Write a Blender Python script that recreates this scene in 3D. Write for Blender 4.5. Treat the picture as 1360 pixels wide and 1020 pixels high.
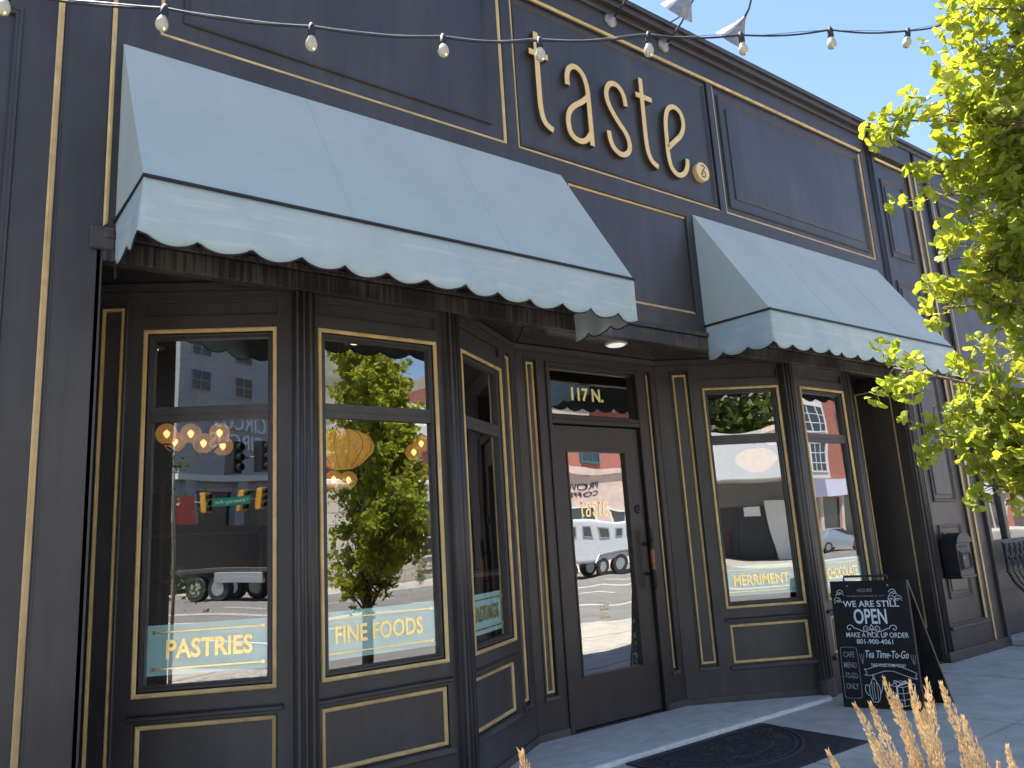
import bpy, bmesh, math, random
from mathutils import Vector, Matrix
R = math.radians
rnd = random.Random(7)
for o in list(bpy.data.objects): bpy.data.objects.remove(o)
scene = bpy.context.scene
COL = scene.collection

# ------------------------------------------------------------------ camera
cd = bpy.data.cameras.new('camera'); cam = bpy.data.objects.new('camera', cd); COL.objects.link(cam)
scene.camera = cam
yaw, pitch, roll = 0.64787, 0.20359, -0.061889
fw = Vector((math.sin(yaw)*math.cos(pitch), math.cos(yaw)*math.cos(pitch), math.sin(pitch)))
r0 = Vector((math.cos(yaw), -math.sin(yaw), 0)); u0 = r0.cross(fw)
rt = r0*math.cos(roll) + u0*math.sin(roll); up = rt.cross(fw)
M = Matrix((rt, up, -fw)).transposed().to_4x4(); M.translation = Vector((0.0, -3.7267, 1.2757))
cam.matrix_world = M
cd.sensor_fit = 'HORIZONTAL'; cd.sensor_width = 36; cd.lens = 36*1037.11/1360
cd.clip_start = 0.05; cd.clip_end = 6000
# ------------------------------------------------------------------ light
SUN_EL, SUN_AZ = R(66), R(-28)          # azimuth from +y towards +x
w = bpy.data.worlds.new('World'); scene.world = w; w.use_nodes = True
nt = w.node_tree; nt.nodes.clear()
sky = nt.nodes.new('ShaderNodeTexSky'); sky.sky_type = 'NISHITA'; sky.sun_disc = False
sky.sun_elevation = SUN_EL; sky.sun_rotation = SUN_AZ; sky.altitude = 1400
sky.air_density = 1.0; sky.dust_density = 0.7; sky.ozone_density = 1.0
bg = nt.nodes.new('ShaderNodeBackground'); bg.inputs['Strength'].default_value = 0.117
wo = nt.nodes.new('ShaderNodeOutputWorld')
nt.links.new(sky.outputs[0], bg.inputs[0]); nt.links.new(bg.outputs[0], wo.inputs[0])
sd = bpy.data.lights.new('sun', 'SUN'); sd.energy = 5.0; sd.angle = R(0.5); sd.color = (1, .94, .85)
sun = bpy.data.objects.new('sun', sd); COL.objects.link(sun)
sdir = Vector((math.sin(SUN_AZ)*math.cos(SUN_EL), math.cos(SUN_AZ)*math.cos(SUN_EL), math.sin(SUN_EL)))
sun.rotation_euler = sdir.to_track_quat('Z', 'Y').to_euler(); sun.location = sdir*40
vs = scene.view_settings
vs.view_transform = 'Standard'; vs.look = 'None'; vs.exposure = 1.68; vs.gamma = 1.0
try: vs.use_curve_mapping = False
except Exception: pass

# ------------------------------------------------------------------ materials
MATS = {}
def mat(name, col, rough=.5, metal=0., var=0., vscale=6., bump=0., bscale=60., col2=None, stretch=None, spec=.5, detail=6., rvar=0.):
    m = bpy.data.materials.new(name); m.use_nodes = True; n = m.node_tree; b = n.nodes['Principled BSDF']
    b.inputs['Base Color'].default_value = (*col, 1); b.inputs['Roughness'].default_value = rough
    b.inputs['Metallic'].default_value = metal; b.inputs['Specular IOR Level'].default_value = spec
    tc = n.nodes.new('ShaderNodeNewGeometry'); mp = n.nodes.new('ShaderNodeMapping')
    n.links.new(tc.outputs['Position'], mp.inputs['Vector'])
    if stretch: mp.inputs['Scale'].default_value = stretch
    if var > 0 or col2:
        ns = n.nodes.new('ShaderNodeTexNoise'); ns.inputs['Scale'].default_value = vscale; ns.inputs['Detail'].default_value = detail; ns.inputs['Roughness'].default_value = .6
        n.links.new(mp.outputs[0], ns.inputs['Vector'])
        rp = n.nodes.new('ShaderNodeValToRGB'); e = rp.color_ramp.elements
        c2 = col2 if col2 else tuple(min(1, c*(1+var)) for c in col); c1 = col if col2 else tuple(c*(1-var) for c in col)
        e[0].position = .35; e[0].color = (*c1, 1); e[1].position = .68; e[1].color = (*c2, 1)
        n.links.new(ns.outputs['Fac'], rp.inputs[0]); n.links.new(rp.outputs[0], b.inputs['Base Color'])
    if rvar > 0:
        n2 = n.nodes.new('ShaderNodeTexNoise'); n2.inputs['Scale'].default_value = 4; n2.inputs['Detail'].default_value = 5
        n.links.new(tc.outputs['Position'], n2.inputs['Vector'])
        mr = n.nodes.new('ShaderNodeMapRange'); mr.inputs['To Min'].default_value = rough-rvar; mr.inputs['To Max'].default_value = rough+rvar
        n.links.new(n2.outputs['Fac'], mr.inputs['Value']); n.links.new(mr.outputs[0], b.inputs['Roughness'])
    if bump > 0:
        n3 = n.nodes.new('ShaderNodeTexNoise'); n3.inputs['Scale'].default_value = bscale; n3.inputs['Detail'].default_value = 4
        n.links.new(mp.outputs[0], n3.inputs['Vector'])
        bp = n.nodes.new('ShaderNodeBump'); bp.inputs['Strength'].default_value = bump; bp.inputs['Distance'].default_value = .01
        n.links.new(n3.outputs['Fac'], bp.inputs['Height']); n.links.new(bp.outputs[0], b.inputs['Normal'])
    MATS[name] = m; return m
def emis(name, col, strength, base=(.8,.6,.3)):
    m = mat(name, base, .4); b = m.node_tree.nodes['Principled BSDF']
    b.inputs['Emission Color'].default_value = (*col, 1); b.inputs['Emission Strength'].default_value = strength; return m

mat('paint', (.040,.035,.0335), .44, var=.18, vscale=3.0, bump=.06, bscale=14, rvar=.09, spec=.6)
mat('paint_panel', (.043,.038,.0365), .40, var=.14, vscale=1.6, bump=.05, bscale=6, rvar=.09, spec=.6)
mat('paint_worn', (.050,.043,.040), .5, col2=(.10,.085,.073), vscale=5, bump=.1, bscale=30, detail=9)
mat('door_paint', (.030,.025,.022), .42, var=.12, vscale=4, rvar=.06)
mat('soffit_paint', (.035,.031,.031), .22, var=.2, vscale=3, rvar=.08)
mat('gold', (.76,.55,.24), .42, metal=.12, var=.14, vscale=12, bump=.05, bscale=80)
mat('gold_letter', (.86,.61,.27), .5, metal=.05, var=.07, vscale=9)
mat('gold_paint', (.95,.84,.34), .4, metal=.15, var=.08, vscale=30)
mat('gold_leaf', (1.0,.80,.38), .18, metal=.95, var=.10, vscale=30)
mat('bronze_worn', (.32,.16,.07), .35, metal=.8, col2=(.05,.035,.03), vscale=30)
mat('black_metal', (.022,.022,.024), .42, metal=.3, var=.3, vscale=30, bump=.15, bscale=120)
mat('bronze_dark', (.05,.036,.022), .5)
mat('steel', (.42,.43,.44), .4, metal=.8, var=.2, vscale=20)
mat('zinc', (.30,.30,.30), .48, metal=.6, var=.25, vscale=18, bump=.1, bscale=60)
mat('white_plastic', (.75,.73,.68), .4)
mat('rubber', (.02,.02,.022), .6, var=.3, vscale=20)
mat('cable', (.025,.027,.032), .5)
mat('concrete', (.47,.43,.375), .85, var=.16, vscale=5, bump=.35, bscale=160, detail=10)
mat('concrete_b', (.44,.40,.345), .85, var=.18, vscale=4, bump=.35, bscale=150, detail=10)
mat('joint', (.10,.10,.10), .95, var=.3, vscale=30)
mat('marble', (.74,.70,.63), .38, col2=(.50,.48,.45), vscale=4.5, stretch=(1.4,3.2,1), detail=10, bump=.05, bscale=60)
mat('nosing', (.80,.78,.72), .5, var=.12, vscale=14)
mat('mat_rubber', (.024,.024,.026), .75, var=.35, vscale=60, bump=.6, bscale=240)
mat('mat_rib', (.055,.055,.057), .42, var=.3, vscale=40)
mat('chalkboard', (.010,.010,.011), .6, var=.5, vscale=10, rvar=.1, spec=.25)
mat('board_edge', (.10,.075,.05), .6, var=.25, vscale=20)
mat('chalk', (.72,.76,.80), .8, var=.1, vscale=90)
mat('chalk_dim', (.30,.32,.34), .8, var=.25, vscale=60)
mat('soil', (.06,.042,.03), .95, var=.4, vscale=25, bump=.8, bscale=50)
mat('asphalt', (.205,.195,.178), .85, var=.18, vscale=1.2, bump=.4, bscale=120, detail=10)
mat('road_paint', (.72,.71,.66), .7, var=.1, vscale=8)
mat('kerb', (.42,.41,.38), .8, var=.12, vscale=6)
mat('interior_wall', (.055,.045,.038), .8, var=.15, vscale=2)
mat('interior_floor', (.05,.035,.025), .6, var=.3, vscale=6)
mat('interior_wood', (.16,.09,.045), .5, var=.3, vscale=6, stretch=(1,1,8))
mat('roofing', (.12,.12,.12), .9, var=.2)
mat('brick_red', (.42,.135,.09), .85, var=.2, vscale=9, bump=.3, bscale=50)
mat('brick_red_b', (.38,.15,.11), .85, var=.2, vscale=9, bump=.3, bscale=50)
mat('stone_cream', (.56,.50,.42), .8, var=.1, vscale=2)
mat('stone_pink', (.58,.44,.38), .8, var=.12, vscale=2)
mat('stone_white', (.66,.65,.60), .75, var=.06, vscale=1.5)
mat('tower_grey', (.34,.35,.36), .7, var=.06, vscale=.6)
mat('dark_glass', (.025,.03,.04), .08, spec=.8)
mat('teal_frame', (.03,.13,.15), .5)
mat('dark_entry', (.045,.043,.040), .6)
mat('white_paint', (.74,.75,.76), .35, var=.04)
mat('trailer_white', (.50,.51,.53), .4, var=.05)
mat('car_silver', (.42,.45,.50), .3, metal=.6)
mat('truck_dark', (.05,.05,.05), .5, var=.3)
mat('sign_green', (.0,.22,.11), .5)
mat('signal_yellow', (.55,.28,.02), .5)
mat('banner_red', (.22,.03,.025), .6)
mat('grey_wall', (.16,.155,.145), .8, var=.1)
mat('sign_lilac', (.62,.62,.78), .5)
mat('bark', (.16,.12,.085), .9, var=.35, vscale=14, stretch=(1,1,.25), bump=.8, bscale=40)
mat('twig', (.22,.18,.10), .8, var=.3, vscale=20)
mat('hill', (.105,.105,.085), .95, col2=(.25,.22,.17), vscale=.02, detail=12)
mat('shrub', (.05,.06,.02), .8, var=.4, vscale=5)
mat('red_light', (.5,.03,.02), .4)
mat('pink_poster', (.09,.025,.045), .6)

def weather(name, dust, amt):
    # vertical water streaks and dusty patches on the paint
    n = MATS[name].node_tree; b = n.nodes['Principled BSDF']; src = b.inputs['Base Color'].links[0].from_socket
    g = n.nodes.new('ShaderNodeNewGeometry'); mp = n.nodes.new('ShaderNodeMapping'); mp.inputs['Scale'].default_value = (9, 9, .55); n.links.new(g.outputs['Position'], mp.inputs[0])
    a = n.nodes.new('ShaderNodeTexNoise'); a.inputs['Scale'].default_value = 1; a.inputs['Detail'].default_value = 8; a.inputs['Roughness'].default_value = .7; n.links.new(mp.outputs[0], a.inputs['Vector'])
    c = n.nodes.new('ShaderNodeTexNoise'); c.inputs['Scale'].default_value = 1.3; c.inputs['Detail'].default_value = 6; n.links.new(g.outputs['Position'], c.inputs['Vector'])
    ml = n.nodes.new('ShaderNodeMath'); ml.operation = 'MULTIPLY'; n.links.new(a.outputs['Fac'], ml.inputs[0]); n.links.new(c.outputs['Fac'], ml.inputs[1])
    r = n.nodes.new('ShaderNodeMapRange'); r.inputs['From Min'].default_value = .20; r.inputs['From Max'].default_value = .42; r.inputs['To Max'].default_value = amt; n.links.new(ml.outputs[0], r.inputs['Value'])
    mx = n.nodes.new('ShaderNodeMixRGB'); mx.inputs[2].default_value = (*dust, 1); n.links.new(r.outputs[0], mx.inputs[0]); n.links.new(src, mx.inputs[1]); n.links.new(mx.outputs[0], b.inputs['Base Color'])
weather('paint', (.092,.084,.076), .5); weather('paint_panel', (.095,.088,.080), .5); weather('door_paint', (.075,.062,.052), .4); weather('gold', (.30,.20,.09), .6)
def fabric(name, c1, c2, c3, bump):
    m = mat(name, c1, .82, spec=.2); n = m.node_tree; b = n.nodes['Principled BSDF']
    g = n.nodes.new('ShaderNodeNewGeometry')
    a = n.nodes.new('ShaderNodeTexNoise'); a.inputs['Scale'].default_value = 2.2; a.inputs['Detail'].default_value = 8; a.inputs['Roughness'].default_value = .65
    mp = n.nodes.new('ShaderNodeMapping'); mp.inputs['Scale'].default_value = (1, 1, .45); mp.inputs['Rotation'].default_value = (0, R(20), 0)
    n.links.new(g.outputs['Position'], mp.inputs[0]); n.links.new(mp.outputs[0], a.inputs['Vector'])
    r1 = n.nodes.new('ShaderNodeValToRGB'); r1.color_ramp.elements[0].position = .38; r1.color_ramp.elements[0].color = (*c1, 1)
    r1.color_ramp.elements[1].position = .66; r1.color_ramp.elements[1].color = (*c2, 1)
    n.links.new(a.outputs['Fac'], r1.inputs[0])
    s = n.nodes.new('ShaderNodeTexNoise'); s.inputs['Scale'].default_value = 5; s.inputs['Detail'].default_value = 9; s.inputs['Distortion'].default_value = .6
    mp2 = n.nodes.new('ShaderNodeMapping'); mp2.inputs['Scale'].default_value = (.7, .7, 5.5)
    n.links.new(g.outputs['Position'], mp2.inputs[0]); n.links.new(mp2.outputs[0], s.inputs['Vector'])
    r2 = n.nodes.new('ShaderNodeValToRGB'); r2.color_ramp.elements[0].position = .52; r2.color_ramp.elements[0].color = (0,0,0,1)
    r2.color_ramp.elements[1].position = .72; r2.color_ramp.elements[1].color = (.75,.75,.75,1)
    n.links.new(s.outputs['Fac'], r2.inputs[0])
    mx = n.nodes.new('ShaderNodeMixRGB'); mx.inputs[2].default_value = (*c3, 1)
    n.links.new(r2.outputs[0], mx.inputs[0]); n.links.new(r1.outputs[0], mx.inputs[1])
    n.links.new(mx.outputs[0], b.inputs['Base Color'])
    wv = n.nodes.new('ShaderNodeTexNoise'); wv.inputs['Scale'].default_value = 500; wv.inputs['Detail'].default_value = 1
    n.links.new(g.outputs['Position'], wv.inputs['Vector'])
    bp = n.nodes.new('ShaderNodeBump'); bp.inputs['Strength'].default_value = .12; bp.inputs['Distance'].default_value = .003
    n.links.new(wv.outputs['Fac'], bp.inputs['Height'])
    b2 = n.nodes.new('ShaderNodeBump'); b2.inputs['Strength'].default_value = bump; b2.inputs['Distance'].default_value = .02
    n.links.new(a.outputs['Fac'], b2.inputs['Height']); n.links.new(bp.outputs[0], b2.inputs['Normal']); n.links.new(b2.outputs[0], b.inputs['Normal'])
    return m
fabric('canvas', (.455,.51,.475), (.505,.555,.515), (.51,.555,.515), .2)
fabric('canvas_valance', (.39,.49,.50), (.47,.55,.545), (.58,.61,.58), .4)

def streaks(name, base, streak):
    m = mat(name, base, .45); n = m.node_tree; b = n.nodes['Principled BSDF']
    g = n.nodes.new('ShaderNodeNewGeometry'); mp = n.nodes.new('ShaderNodeMapping'); mp.inputs['Scale'].default_value = (75, 75, 1.6)
    ns = n.nodes.new('ShaderNodeTexNoise'); ns.inputs['Scale'].default_value = 1; ns.inputs['Detail'].default_value = 5
    n.links.new(g.outputs['Position'], mp.inputs[0]); n.links.new(mp.outputs[0], ns.inputs['Vector'])
    big = n.nodes.new('ShaderNodeTexNoise'); big.inputs['Scale'].default_value = 2.5; n.links.new(g.outputs['Position'], big.inputs['Vector'])
    ml = n.nodes.new('ShaderNodeMath'); ml.operation = 'MULTIPLY'; n.links.new(ns.outputs['Fac'], ml.inputs[0]); n.links.new(big.outputs['Fac'], ml.inputs[1])
    rp = n.nodes.new('ShaderNodeValToRGB'); e = rp.color_ramp.elements
    e[0].position = .215; e[0].color = (*base, 1); e[1].position = .33; e[1].color = (*streak, 1)
    n.links.new(ml.outputs[0], rp.inputs[0]); n.links.new(rp.outputs[0], b.inputs['Base Color']); return m
streaks('drip_paint', (.026,.023,.022), (.105,.092,.077))

def brickmat(name, c1, c2, mortar, scale):
    m = mat(name, c1, .85); n = m.node_tree; b = n.nodes['Principled BSDF']
    g = n.nodes.new('ShaderNodeNewGeometry'); sp = n.nodes.new('ShaderNodeSeparateXYZ'); cb = n.nodes.new('ShaderNodeCombineXYZ')
    ad = n.nodes.new('ShaderNodeMath'); n.links.new(g.outputs['Position'], sp.inputs[0])
    n.links.new(sp.outputs[0], ad.inputs[0]); n.links.new(sp.outputs[1], ad.inputs[1]); n.links.new(ad.outputs[0], cb.inputs[0]); n.links.new(sp.outputs[2], cb.inputs[1])
    t = n.nodes.new('ShaderNodeTexBrick'); t.inputs['Color1'].default_value = (*c1, 1); t.inputs['Color2'].default_value = (*c2, 1); t.inputs['Mortar'].default_value = (*mortar, 1)
    t.inputs['Scale'].default_value = scale; n.links.new(cb.outputs[0], t.inputs['Vector']); n.links.new(t.outputs[0], b.inputs['Base Color']); return m
brickmat('brickwork', (.42,.13,.09), (.35,.11,.08), (.34,.22,.18), 2.2)
brickmat('ashlar', (.58,.52,.44), (.55,.48,.40), (.40,.36,.31), .45)

def glassmat(name, base, k, wav, wscale=1.1):
    m = bpy.data.materials.new(name); m.use_nodes = True; n = m.node_tree; n.nodes.clear()
    out = n.nodes.new('ShaderNodeOutputMaterial'); mix = n.nodes.new('ShaderNodeMixShader')
    tr = n.nodes.new('ShaderNodeBsdfTransparent'); tr.inputs[0].default_value = (.96,.98,.97,1)
    gl = n.nodes.new('ShaderNodeBsdfGlossy'); gl.inputs['Roughness'].default_value = 0.0; gl.inputs[0].default_value = (.96,.97,.96,1)
    fr = n.nodes.new('ShaderNodeFresnel'); fr.inputs[0].default_value = 1.5
    mm = n.nodes.new('ShaderNodeMath'); mm.operation = 'MULTIPLY_ADD'; mm.inputs[1].default_value = k; mm.inputs[2].default_value = base; mm.use_clamp = True
    n.links.new(fr.outputs[0], mm.inputs[0])
    g = n.nodes.new('ShaderNodeNewGeometry'); inv = n.nodes.new('ShaderNodeMath'); inv.operation = 'SUBTRACT'; inv.inputs[0].default_value = 1; n.links.new(g.outputs['Backfacing'], inv.inputs[1])
    ff = n.nodes.new('ShaderNodeMath'); ff.operation = 'MULTIPLY'; n.links.new(mm.outputs[0], ff.inputs[0]); n.links.new(inv.outputs[0], ff.inputs[1])
    ns = n.nodes.new('ShaderNodeTexNoise'); ns.inputs['Scale'].default_value = wscale; ns.inputs['Detail'].default_value = 1.0
    n.links.new(g.outputs['Position'], ns.inputs['Vector'])
    bp = n.nodes.new('ShaderNodeBump'); bp.inputs['Strength'].default_value = wav; bp.inputs['Distance'].default_value = .02
    n.links.new(ns.outputs['Fac'], bp.inputs['Height']); n.links.new(bp.outputs[0], gl.inputs['Normal'])
    n.links.new(ff.outputs[0], mix.inputs[0]); n.links.new(tr.outputs[0], mix.inputs[1]); n.links.new(gl.outputs[0], mix.inputs[2])
    n.links.new(mix.outputs[0], out.inputs[0]); MATS[name] = m
glassmat('window_glass', .26, .8, .24)
glassmat('door_glass', .38, 1.2, .15, 1.8)

def leafmat(name, c1, c2, trans, tint=(1.5,1.35,.6)):
    m = bpy.data.materials.new(name); m.use_nodes = True; n = m.node_tree; n.nodes.clear()
    out = n.nodes.new('ShaderNodeOutputMaterial'); mix = n.nodes.new('ShaderNodeMixShader'); mix.inputs[0].default_value = trans
    d = n.nodes.new('ShaderNodeBsdfPrincipled'); d.inputs['Roughness'].default_value = .42; t = n.nodes.new('ShaderNodeBsdfTranslucent')
    g = n.nodes.new('ShaderNodeNewGeometry'); ns = n.nodes.new('ShaderNodeTexNoise'); ns.inputs['Scale'].default_value = 11; n.links.new(g.outputs['Position'], ns.inputs['Vector'])
    rp = n.nodes.new('ShaderNodeValToRGB'); e = rp.color_ramp.elements; e[0].position = .34; e[0].color = (*c1, 1); e[1].position = .66; e[1].color = (*c2, 1)
    n.links.new(ns.outputs['Fac'], rp.inputs[0]); n.links.new(rp.outputs[0], d.inputs['Base Color'])
    br = n.nodes.new('ShaderNodeMixRGB'); br.blend_type = 'MULTIPLY'; br.inputs[0].default_value = 1; br.inputs[2].default_value = (*tint,1)
    n.links.new(rp.outputs[0], br.inputs[1]); n.links.new(br.outputs[0], t.inputs[0])
    n.links.new(d.outputs[0], mix.inputs[1]); n.links.new(t.outputs[0], mix.inputs[2]); n.links.new(mix.outputs[0], out.inputs[0]); MATS[name] = m
leafmat('ginkgo_leaf', (.25,.325,.05), (.43,.475,.085), .56)
leafmat('tree_leaf', (.06,.10,.016), (.11,.14,.025), .35)
leafmat('grass_blade', (.09,.13,.035), (.20,.20,.07), .35)
leafmat('plume', (.76,.58,.32), (.88,.73,.47), .25, (1.1,1.0,.82))
def amber(name, col, strength, tr_):
    m = emis(name, (1,.50,.14), strength, col); n = m.node_tree; b = n.nodes['Principled BSDF']; out = n.nodes['Material Output']
    t = n.nodes.new('ShaderNodeBsdfTransparent'); t.inputs[0].default_value = (1,.82,.55,1); x = n.nodes.new('ShaderNodeMixShader'); x.inputs[0].default_value = tr_
    n.links.new(b.outputs[0], x.inputs[1]); n.links.new(t.outputs[0], x.inputs[2]); n.links.new(x.outputs[0], out.inputs[0])
amber('globe_glow', (.34,.22,.09), .09, .45); emis('bulb_glow', (1,.72,.38), 1.4)
amber('lantern_glow', (.40,.26,.10), .14, .40); emis('downlight_glow', (1,.93,.82), .22, (.8,.8,.76))
def bulbmat():
    m = mat('bulb_glass', (.68,.63,.47), .22, spec=.6); m.node_tree.nodes['Principled BSDF'].inputs['Transmission Weight'].default_value = .25
bulbmat()
def tealmat():
    m = bpy.data.materials.new('teal_vinyl'); m.use_nodes = True; n = m.node_tree; b = n.nodes['Principled BSDF']
    b.inputs['Base Color'].default_value = (.60,.90,.85,1); b.inputs['Roughness'].default_value = .5; MATS['teal_vinyl'] = m
tealmat()

# ------------------------------------------------------------------ object helpers
def tag(o, label=None, cat=None, group=None, kind=None):
    if label: o['label'] = label
    if cat: o['category'] = cat
    if group: o['group'] = group
    if kind: o['kind'] = kind
    return o
def setparent(o, p):
    if p is not None:
        o.parent = p
        m = Matrix.Identity(4); q = p
        chain = []
        while q is not None: chain.append(q); q = q.parent
        for c in reversed(chain):
            m = m @ c.matrix_parent_inverse @ c.matrix_basis
        o.matrix_parent_inverse = m.inverted()
def empty(name, loc, label=None, cat=None, group=None):
    o = bpy.data.objects.new(name, None); COL.objects.link(o); o.location = loc; o.empty_display_size = .1
    return tag(o, label, cat, group)
def mesh_obj(name, me, material, parent=None, smooth=False, center=True):
    if center and len(me.vertices):
        xs = [v.co for v in me.vertices]
        c = Vector(((min(v.x for v in xs)+max(v.x for v in xs))/2, (min(v.y for v in xs)+max(v.y for v in xs))/2, min(v.z for v in xs)))
        me.transform(Matrix.Translation(-c))
    else: c = Vector((0,0,0))
    if material is not None and not me.materials: me.materials.append(MATS[material])
    if smooth:
        for p in me.polygons: p.use_smooth = True
    o = bpy.data.objects.new(name, me); COL.objects.link(o); o.location = c
    setparent(o, parent); return o
class Fr:      # wall frame: s along the wall, d outwards, z up
    def __init__(s, a, b):
        s.o = Vector((a[0], a[1], 0)); dv = Vector((b[0]-a[0], b[1]-a[1], 0)); s.L = dv.length; s.t = dv.normalized()
        s.n = Vector((s.t.y, -s.t.x, 0))
    def __call__(s, a, d, z): return s.o + s.t*a + s.n*d + Vector((0,0,z))
    def mat(s, a, d, z):
        m = Matrix((s.t, Vector((0,0,1)), s.n)).transposed().to_4x4(); m.translation = s(a, d, z); return m
FRONT = Fr((0,0), (1,0))
class MB:
    def __init__(s): s.v = []; s.f = []
    def add(s, vs, fs):
        k = len(s.v); s.v += [tuple(v) for v in vs]; s.f += [tuple(i+k for i in f) for f in fs]
    def hexa(s, p): s.add(p, [(3,2,1,0),(4,5,6,7),(0,1,5,4),(1,2,6,5),(2,3,7,6),(3,0,4,7)])
    def box(s, a, b):
        (x0,y0,z0),(x1,y1,z1) = a, b
        s.hexa([(x0,y0,z0),(x1,y0,z0),(x1,y1,z0),(x0,y1,z0),(x0,y0,z1),(x1,y0,z1),(x1,y1,z1),(x0,y1,z1)])
    def fbox(s, F, s0, s1, d0, d1, z0, z1):
        s.hexa([F(s0,d1,z0),F(s1,d1,z0),F(s1,d0,z0),F(s0,d0,z0),F(s0,d1,z1),F(s1,d1,z1),F(s1,d0,z1),F(s0,d0,z1)])
    def ring(s, F, s0, s1, z0, z1, prof, sides='lbrt'):
        # mitred rectangular moulding; prof = [(inset, d)]
        n = len(prof)
        def pt(c, i, d): return F((s0+i) if c in (0,3) else (s1-i), d, (z0+i) if c in (0,1) else (z1-i))
        for k, nm in enumerate('brtl'):
            if nm not in sides: continue
            c0, c1 = k, (k+1) % 4
            vs = [pt(c0, i, d) for i, d in prof] + [pt(c1, i, d) for i, d in prof]
            s.add(vs, [(j, j+n, j+n+1, j+1) for j in range(n-1)])
            if len(sides) < 4: s.add(vs, [tuple(range(n)), tuple(range(2*n-1, n-1, -1))])
    def tube(s, pts, r, seg=8, cap=True):
        pts = [Vector(p) for p in pts]; rr = r if isinstance(r, (list, tuple)) else [r]*len(pts)
        n0 = None; base = len(s.v)
        for i, p in enumerate(pts):
            t = (pts[min(i+1,len(pts)-1)] - pts[max(i-1,0)])
            if t.length < 1e-9: t = Vector((0,0,1))
            t.normalize()
            if n0 is None: n0 = t.orthogonal().normalized()
            else:
                n0 = (n0 - t*n0.dot(t));
                n0 = n0.normalized() if n0.length > 1e-6 else t.orthogonal().normalized()
            b = t.cross(n0)
            s.v += [tuple(p + (n0*math.cos(2*math.pi*k/seg) + b*math.sin(2*math.pi*k/seg))*rr[i]) for k in range(seg)]
        for i in range(len(pts)-1):
            for k in range(seg):
                a = base+i*seg+k; b2 = base+i*seg+(k+1) % seg
                s.f.append((a, b2, b2+seg, a+seg))
        if cap:
            s.f.append(tuple(base+k for k in range(seg))[::-1]); e = base+(len(pts)-1)*seg; s.f.append(tuple(e+k for k in range(seg)))
    def lathe(s, origin, axis, prof, seg=16):      # prof = [(radius, height)]
        a = Vector(axis).normalized(); n = a.orthogonal().normalized(); b = a.cross(n); o = Vector(origin)
        base = len(s.v)
        for r, h in prof:
            s.v += [tuple(o + a*h + (n*math.cos(2*math.pi*k/seg)+b*math.sin(2*math.pi*k/seg))*max(r,1e-4)) for k in range(seg)]
        for i in range(len(prof)-1):
            for k in range(seg):
                x = base+i*seg+k; y = base+i*seg+(k+1) % seg; s.f.append((x, y, y+seg, x+seg))
        s.f.append(tuple(base+k for k in range(seg))[::-1]); e = base+(len(prof)-1)*seg; s.f.append(tuple(e+k for k in range(seg)))
    def prism(s, pts, z0, z1):
        n = len(pts); s.add([(x,y,z0) for x,y in pts]+[(x,y,z1) for x,y in pts],
              [tuple(range(n))[::-1], tuple(range(n,2*n))]+[(i,(i+1)%n,(i+1)%n+n,i+n) for i in range(n)])
    def ribbon(s, F, pts, wd, d0, d1, taper=False):   # flat stroke (polyline in s,z) with thickness
        P = [Vector((a, b)) for a, b in pts]; n = len(P); L = []; Rr = []
        for i, p in enumerate(P):
            t1 = (P[i]-P[i-1]).normalized() if i else (P[1]-P[0]).normalized()
            t2 = (P[i+1]-P[i]).normalized() if i < n-1 else t1
            t = (t1+t2); t = t.normalized() if t.length > 1e-6 else t1
            nn = Vector((-t.y, t.x)); k = 1/max(.5, nn.dot(Vector((-t1.y, t1.x))))
            h = wd/2*k*( .35+.65*math.sin(math.pi*min(max(i/(n-1),.06),.94)) if taper else 1)
            L.append(p+nn*h); Rr.append(p-nn*h)
        vs = [F(q.x, d1, q.y) for q in L]+[F(q.x, d1, q.y) for q in Rr]+[F(q.x, d0, q.y) for q in L]+[F(q.x, d0, q.y) for q in Rr]
        fs = []
        for i in range(n-1):
            fs += [(n+i, n+i+1, i+1, i), (i, i+1, 2*n+i+1, 2*n+i), (3*n+i, 3*n+i+1, n+i+1, n+i), (2*n+i, 2*n+i+1, 3*n+i+1, 3*n+i)]
        fs += [(0, 2*n, 3*n, n), (n-1, 2*n-1, 4*n-1, 3*n-1)]
        s.add(vs, fs)
    def mesh(s, name):
        me = bpy.data.meshes.new(name); me.from_pydata(s.v, [], s.f); me.update(); return me
    def build(s, name, material, parent=None, smooth=False, bevel=0., seg=1, fix=True):
        me = s.mesh(name)
        if bevel > 0 or fix:
            bm = bmesh.new(); bm.from_mesh(me)
            bmesh.ops.remove_doubles(bm, verts=bm.verts, dist=1e-5)
            bmesh.ops.recalc_face_normals(bm, faces=bm.faces)
            if bevel > 0:
                ed = [e for e in bm.edges if len(e.link_faces) == 2 and e.calc_face_angle(0) > .5]
                bmesh.ops.bevel(bm, geom=ed, offset=bevel, segments=seg, affect='EDGES', profile=.5, clamp_overlap=True)
            bm.to_mesh(me); bm.free()
        return mesh_obj(name, me, material, parent, smooth)
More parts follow.
